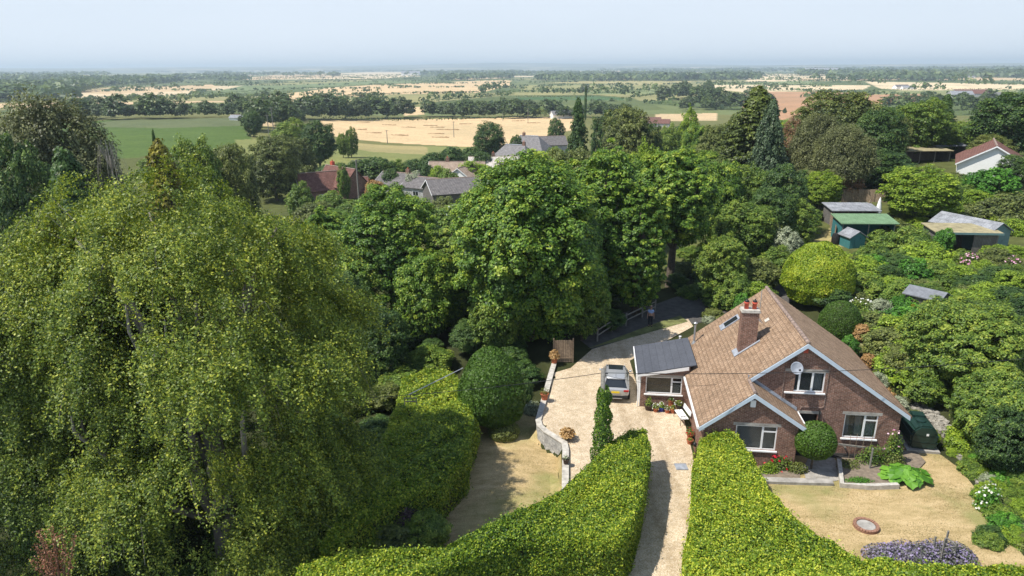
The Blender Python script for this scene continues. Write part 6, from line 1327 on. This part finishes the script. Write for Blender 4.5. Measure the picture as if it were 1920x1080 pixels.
for (x0, x1, y0_, y1_, n_) in ((1560, 1915, 425, 640, 100), (1640, 1760, 600, 720, 14), (1330, 1480, 400, 560, 18), (1480, 1915, 340, 430, 36), (1835, 1930, 600, 1000, 14), (1850, 1945, 790, 1010, 34), (1800, 1840, 800, 880, 8)):
    for i in range(n_):
        a_ = rs_.uniform(x0, x1); b_ = rs_.uniform(y0_, y1_); q_ = hit(a_, b_+14); dpt = float(np.hypot(q_[0], q_[1]))
        if 1540 < a_ < 1680 and b_ < 480 or 1500 < a_ < 1665 and 520 < b_ < 660 or 1545 < a_ < 1660 and 380 < b_ < 470 or 1740 < a_ < 1890 and 425 < b_ < 475 or 1745 < a_ < 1790 and 530 < b_ < 580 or (1480 < a_ < 1560 and b_ > 420): continue
        SH.append((rs_.choice(['bush1','bush1','bush2','bush3','bush4','bush6','bush2']), a_, b_-rs_.uniform(0, 14), q_[1], (rs_.uniform(2.4, 5.0) if dpt > 42 else rs_.uniform(1.0, 1.9))*F/(dpt*.97)))
dd = defaultdict(list)
for s in SH: dd[s[0]].append(s)
for k, L_ in dd.items():
    for i, (kk, px, yt, Y, wd) in enumerate(sorted(L_, key=lambda s: s[1])):
        ptree(kk, px, yt, Y, wd, f'{LK[k]} right of the house, {ordw(i)} from the left', 'shrub', 'shrubs in the right-hand gardens', 'shrub' if k != 'bush7' else 'grass_clump')
# big feathery robinias on the bank
sycamore(1830, 560, 39, 240, 'feathery grey-green robinia tree on the bank right of the lawn', 201, 1300, 120, .14, L_mid, .1)
sycamore(1900, 690, 33, 190, 'dark feathery tree at the right edge above the lawn', 202, 1000, 120, .13, L_mid, .05)
sycamore(1760, 610, 43, 130, 'lighter feathery tree behind the rubble bank', 203, 650, 110, .14, L_olive, .1)
# flowers
p = atY(1820, 478, 64); plantmesh('hydrangea', p[0], p[1], .9, .7, 1.1, L_mid, 700, .16, 'pink-flowered bush in front of the summerhouse', 'shrub', flower=L_pink, fn=70, fsize=.22)
p = atY(1905, 480, 62); plantmesh('rose_shrub', p[0], p[1], .9, .7, 1.2, L_olive, 700, .16, 'salmon-flowered bush at the right of the teal-grey shed', 'shrub', flower=L_pink, fn=40, fsize=.2)
p = atY(1615, 560, 52); plantmesh('white_flowered_shrub', p[0], p[1], 1.2, .8, 1.2, L_mid, 900, .15, 'white-flowered bush behind the smooth clipped dome', 'shrub', flower=L_white, fn=70, fsize=.18)
p = G(1855, 935, .6); plantmesh('white_flowered_shrub', p[0], p[1], .6, .5, 1.3, L_bright, 900, .11, 'tall creamy-flowered plant at the right edge of the lawn', 'plant', flower=L_white, fn=60, fsize=.12)
# left garden odds
p = G(1000, 762, -.5); plantmesh('grass_tuft', p[0], p[1], .9, .6, .9, L_grey, 1300, .15, 'pale ornamental grass tuft outside the retaining wall', 'grass tuft', droop=-2)
p = atY(772, 948, 27.6); plantmesh('purple_shrub', p[0], p[1], 1.15, .9, 1.9, L_purp, 3600, .12, 'purple-leaved shrub at the corner of the garden hedge and drive hedge', 'shrub', seed=5, z=p[2]-1.85)
g = G(1005, 700, -.3); ptree('bush3', 985, 705, 41, 34, 'dark green shrub between the egg-shaped yew and the wall', 'shrub', name='shrub')
for i, (px, py, Y, h, wd) in enumerate(((82, 990, 19.5, 3.2, 1.6),)):
    p = atY(px, py, Y); rt = empty('rusty_shrub', (p[0], p[1], p[2]-h)); rng = np.random.default_rng(8); PP = []; tw = mb()
    for k in range(13):
        a = rng.uniform(0, 6.28); r = rng.uniform(.3, 1.)*wd*.6; top = np.array([math.cos(a)*r, math.sin(a)*r, h*rng.uniform(.7, 1.02)]); t = rng.random(80)*.55+.45; PP.append(np.outer(t, top)+rng.normal(0, .07, (80, 3))); tw.tube([(0, 0, 0), tuple(top*.6), tuple(top)], [.03, .02, .006], 4)
    P_ = np.concatenate(PP); leafmesh(P_, sph(rng, len(P_)), np.full(len(P_), .075), rng.random(len(P_)), L_rust, 'leaves', 0, rng, parent=rt); tw.build('stems', brownwood, rt); tag(rt, 'rust-red leafy shoots at the bottom left corner', 'shrub')
p = atY(200, 262, 80); rt = empty('weeping_dead_tree', (p[0], p[1], Tz(p[0], p[1]))); h = p[2]-rt.location.z; m = mb(); m.tube([(0, 0, 0), (0, 0, h*.9)], [.2, .06], 6); rng = np.random.default_rng(4)
for k in range(20):
    a = rng.uniform(0, 6.28); r = rng.uniform(.6, 2.2); m.tube([(0, 0, h*.8), (math.cos(a)*r*.6, math.sin(a)*r*.6, h*rng.uniform(.93, 1.)), (math.cos(a)*r, math.sin(a)*r, h*.8), (math.cos(a)*r*1.1, math.sin(a)*r*1.1, h*rng.uniform(.3, .6))], [.03, .022, .014, .006], 4)
m.build('branches', palebark, rt); tag(rt, 'bare grey weeping tree between the spruce and the golden conifer', 'tree')
# hedge row and shrubs of the valley
VR = [(612,300,163,50,'bush3'),(640,296,166,46,'bush3'),(672,290,170,60,'bush3'),(706,284,170,80,'bush3'),(742,292,172,46,'bush1'),(775,290,176,56,'bush3'),(810,276,182,60,'bush3'),(845,264,190,60,'bush3'),(880,266,196,50,'bush3'),(905,275,190,50,'bush3'),(800,298,164,36,'bush3'),(730,306,158,40,'bush3')]
for i, (px, yt, Y, wd, k) in enumerate(sorted(VR)): ptree(k, px, yt, Y, wd, f'dark bushy clump of the meadow hedgerow, {ordw(i)} from the left', 'hedge bush', 'hedgerow below the meadow', 'hedge_bush')
VS = [(960,290,170,80,'bush4'),(1000,278,190,70,'bush1'),(830,352,118,60,'bush4'),(700,340,128,60,'bush4'),(620,352,128,70,'bush1'),(985,283,160,110,'bush4'),(1020,292,150,90,'bush1'),(840,374,104,120,'bush1'),(775,352,110,80,'bush2'),(905,365,100,90,'bush1'),(725,350,115,70,'bush1'),(890,340,130,40,'bush2'),(655,368,110,80,'bush1'),(585,362,110,90,'bush4'),(1040,268,200,50,'bush1'),(775,312,156,46,'bush5'),(838,308,150,50,'bush1'),(820,300,160,40,'bush2'),(882,292,172,60,'bush2'),(905,300,172,40,'bush2'),(945,312,140,60,'bush1'),(700,325,140,40,'bush7'),(740,340,128,40,'bush1'),(640,300,150,30,'bush1'),(935,300,180,40,'bush4'),(990,300,170,60,'bush1'),(1010,320,130,60,'bush4'),(560,300,160,60,'bush4'),(530,290,170,60,'bush1'),(905,360,118,50,'bush1'),(790,385,110,60,'bush1'),(560,330,120,60,'bush1')]
for i, (px, yt, Y, wd, k) in enumerate(sorted(VS)): ptree(k, px, yt, Y, wd, f'garden shrub among the valley houses, {ordw(i)} from the left', 'shrub', 'shrubs among the valley houses', 'shrub')
# wooded slope that fills behind the named trees
rnd = random.Random(5); FILL = []
for (x0, x1, Y0_, Y1_, n_, h0, h1) in ((-75,-20,85,170,14,6,10),(35,75,115,190,22,6,11),(75,130,110,230,18,7,12),(10,45,105,200,13,6,10),(60,140,190,330,24,8,13),(-130,-60,110,200,8,6,10),(20,110,230,330,18,7,12)):
    for i in range(n_): FILL.append((rnd.uniform(x0, x1), rnd.uniform(Y0_, Y1_), rnd.uniform(h0, h1)))
def pxof(x, y, z): d = np.array([x, y, z-CZ]); s = d@cf; return 960+F*(d@cr)/s, 540-F*(d@cu)/s
FL = []
for (x, y, h) in FILL:
    z = Tz(x, y); a, b = pxof(x, y, z+h); a0, b0 = pxof(x, y, z)
    if 560 < a < 1075 and b < 345 and b0 > 205: continue         # valley view stays open
    if 120 < a < 560 and b < 262: continue
    if b < 168: continue
    FL.append((a, x, y, h))
FL.sort()
for i, (a, x, y, h) in enumerate(FL): tree(rnd.choice(['broad1','broad2','dark1','dark2','olive','sycam','broad1']), x, y, h, h*rnd.uniform(.85, 1.15), f'tree in the wooded slope behind the gardens, {ordw(i)} from the left', 'tree', 'trees of the wooded slope')
# near ground cover in the shade
rnd = random.Random(8); UN = []
for (x0, x1, Y0_, Y1_, n_) in ((-9,.6,43,50,24),(-12,-4,24,40,16),(-22,-9,16,30,16),(-30,-12,34,60,26),(-14,-5,34,62,26),(-3,8,52,64,12),(24,40,52,66,14),(30,42,22,50,22),(8,24,60,75,16)):
    for i in range(n_): UN.append((rnd.uniform(x0, x1), rnd.uniform(Y0_, Y1_), rnd.uniform(1.2, 2.6)))
UN = [(pxof(x, y, 0)[0], x, y, h) for x, y, h in UN if not (abs(x-(-4)) < 2.2 and abs(y-47) < 6)]; UN.sort()
for i, (a, x, y, h) in enumerate(UN): tree(rnd.choice(['bush1','bush3','bush3','bush4']), x, y, h, h*rnd.uniform(1.1, 1.7), f'undergrowth bush beneath big trees, {ordw(i)} from the left', 'bush', 'undergrowth beneath the trees', 'undergrowth_bush')
# ============================================================ THE PLAIN: tree belts, hedges, far woods
rnd = random.Random(12); FT = []
BELT = [ # x0,y0 -> x1,y1 foot line in the picture, number, height m, jitter
 (125,224,340,222,20,14,2),(330,221,460,220,8,11,1),(470,245,560,232,6,14,3),(520,225,770,222,26,17,2),(800,221,1000,221,20,15,2),(1000,221,1180,222,16,13,2),(120,199,300,195,12,12,2),(300,192,500,186,18,12,3),(440,215,520,212,6,14,3),
 (560,200,760,196,14,13,2),(790,196,960,182,14,12,3),(900,180,960,165,9,16,2),(1010,180,1090,180,8,13,1),(1090,178,1180,184,7,16,2),(1110,172,1230,176,7,18,2),(1240,190,1330,180,14,20,3),(1280,205,1440,200,18,18,5),(1500,190,1560,186,4,12,2),
 (1655,200,1840,212,18,14,5),(1840,200,1925,196,8,15,4),(1520,152,1600,156,9,22,2),(1440,152,1500,153,5,16,1),(1550,158,1660,162,7,18,2),(1340,165,1400,166,5,16,1),(1410,167,1480,168,5,12,1),(1795,162,1850,166,3,24,2),(1700,172,1760,175,4,18,2),
 (200,160,300,158,7,18,2),(200,176,330,172,8,16,2),(400,165,520,160,6,16,2),(480,187,640,180,9,13,1),(640,178,720,176,5,12,1)]
for (x0, y0, x1, y1, n_, h, j) in BELT:
    for i in range(n_):
        t = (i+rnd.random())/n_; p = hit(x0+(x1-x0)*t, y0+(y1-y0)*t+rnd.uniform(-j, j)); FT.append((p[0], p[1], h*rnd.uniform(.6, 1.15)))
FT = [(pxof(x, y, -15)[0], x, y, h) for x, y, h in FT]; FT.sort(); print('belt trees', len(FT))
near_ = sorted(FT, key=lambda f: -f[3]/math.hypot(f[1], f[2]))[:max(60, 296-sum(1 for o in COL.objects if o.parent is None and o.name.split('.')[0] == 'tree'))]; keep = set(near_)
rest = [f for f in FT if f not in keep]
k_ = 0
for i, f in enumerate(FT):
    if f not in keep: continue
    a, x, y, h = f; tree(rnd.choice(['far1','far2','far3','far1','far2']), x, y, h, h*rnd.uniform(.85, 1.25), f'distant plain tree, {ordw(k_)} from the left', 'tree', 'distant trees on the plain'); k_ += 1
def mass(name, items, label, mat=L_far, seed=0, per=26, cat='woodland'):
    """many far crowns read as one mass"""
    rng = np.random.default_rng(seed); PP = []; NN = []; SS = []; VV = []
    for (x, y, h, w_) in items:
        d = sph(rng, per); d[:, 2] = np.abs(d[:, 2])*1.2-.2; z = Tz(x, y); P = d*np.array([w_/2, w_/2, h*.5])*rng.uniform(.7, 1.05, per)[:, None]+[x, y, z+h*.5]
        PP.append(P); NN.append(d+[0, 0, .4]); SS.append(np.full(per, max(h, w_)*.30)*rng.uniform(.7, 1.2, per)); VV.append(np.full(per, rng.uniform(.2, .65))+rng.normal(0, .12, per))
    o = leafmesh(np.concatenate(PP), np.concatenate(NN), np.concatenate(SS), np.concatenate(VV), mat, name, 0, rng, aspect=.85, wob=.5); tag(o, label, cat, None, 'stuff' if name == 'far_woodland' else None); return o
if rest: mass('far_woodland', [(x, y, h, h*1.1) for a, x, y, h in rest], 'small blue-green trees scattered far out on the plain', seed=1)
# field hedges, each a thing
HL = [(383,177,640,163,2.5),(640,163,850,153,2.5),(490,192,700,180,2.5),(500,181,383,177,2),(860,152,958,149,3),(735,177,900,174,3),(970,184,1110,184,3),(990,157,1190,160,3),(1097,177,1240,172,2.5),(1090,150,1330,153,5),(1330,157,1530,157,3),(1400,172,1630,171,3),(1625,152,1920,157,3),(1640,170,1920,169,3),(140,222,450,220,5),(133,173,430,157,2.5),(120,189,350,189,4),(600,224,1070,219,3),(560,187,740,178,3),(975,172,1190,172,3),(1185,185,1300,172,4),(450,160,700,149,2.5),(700,149,860,152,2.5),(1000,165,1060,158,2.5),(0,195,120,188,5),(810,192,960,180,4)]
for i, (x0, y0, x1, y1, h) in enumerate(sorted(HL)):
    a = hit(x0, y0); b = hit(x1, y1); L = math.hypot(b[0]-a[0], b[1]-a[1]); n_ = int(min(260, max(20, L/(h*1.1))))
    mass('field_hedge', [(a[0]+(b[0]-a[0])*t+rnd.uniform(-1, 1), a[1]+(b[1]-a[1])*t+rnd.uniform(-1, 1), h*rnd.uniform(.7, 1.5), max(h*1.4, L/n_*1.3)) for t in np.linspace(0, 1, n_)], f'thin field hedge on the plain, {ordw(i)} from the left', seed=i, per=12, cat='hedge')
# hedgerows of the patchwork
HI_ = []; a_ = .35
for iv in range(-6, 22):
    for k in range(-14, 18):
        for (axis, L_) in ((0, FUW), (1, FVH)):
            if rnd.random() < .18: continue
            for st in range(int(L_/17)):
                if axis == 0: uu = k*FUW+st*17.; v0 = iv*FVH
                else: uu = k*FUW; v0 = iv*FVH+st*17.
                u0 = uu-(iv*173.3) % 400-30*math.sin(v0/300); v1 = v0-40*math.sin(u0/500)
                x = u0*math.cos(a_)-v1*math.sin(a_); y = u0*math.sin(a_)+v1*math.cos(a_); r = math.hypot(x, y)
                if 640 < r < 5200 and y > 0 and abs(x/y) < .9 and rnd.random() < .8: big = rnd.random() < .07; HI_.append((x+rnd.uniform(-3, 3), y+rnd.uniform(-3, 3), (rnd.uniform(9, 15) if big else rnd.uniform(2.5, 5)), (rnd.uniform(9, 14) if big else 17*1.1)))
print('hedgerow pieces', len(HI_))
mass('far_woodland', HI_, 'network of thin hedgerows and hedge trees between the far fields', seed=31, per=9, cat='hedgerows')
# far woods in masses
W = []
def wood(x0, y0, x1, y1, n_, h, j):
    for i in range(int(n_*1.6)):
        t = rnd.random(); p = hit(x0+(x1-x0)*t, y0+(y1-y0)*t+rnd.uniform(-j, j))
        if math.hypot(p[0], p[1]) < 14500: W.append((p[0], p[1], h*rnd.uniform(.7, 1.4), h*rnd.uniform(1.5, 3.6)))
for a in ((-20,175,180,165,130,16,8),(-20,190,130,184,40,15,3),(150,158,330,152,80,17,5),(330,146,460,150,50,16,3),(280,136,520,134,70,22,1.5),(500,134,760,134,90,22,1.2),(380,140,640,142,40,18,1.5),(760,139,980,138,130,20,3),(830,150,960,145,50,18,2),(960,140,1240,141,130,18,2.5),(1010,150,1260,149,110,17,3),
          (1120,133,1400,133,110,24,1.5),(1240,150,1420,146,100,18,3),(1400,131,1925,131,420,24,4),(1500,140,1925,143,200,20,3),(1240,136,1400,138,60,20,1.5),(-20,140,200,141,60,20,2),(0,150,150,150,60,18,4),(950,128,1300,129,60,25,1),(200,132,400,131,50,24,1),(1600,150,1800,150,50,17,2)): wood(*a)
mass('far_woodland', W, 'blue hazy woods and tree lines spread across the far plain', seed=7, per=22)
# ============================================================ HAZE
m = bpy.data.materials.new('haze'); m.use_nodes = True; n = m.node_tree.nodes; n.clear(); o = n.new('ShaderNodeOutputMaterial'); pv = n.new('ShaderNodeVolumePrincipled')
pv.inputs['Color'].default_value = (.74, .89, 1, 1); pv.inputs['Density'].default_value = 1.45e-4; pv.inputs['Anisotropy'].default_value = .1
m.node_tree.links.new(pv.outputs[0], o.inputs['Volume'])
b = mb(); b.box((-30000, -3000, -70), (30000, 20000, 128)); tag(b.build('haze', m), 'pale blue summer haze over the plain', 'haze', kind='stuff')
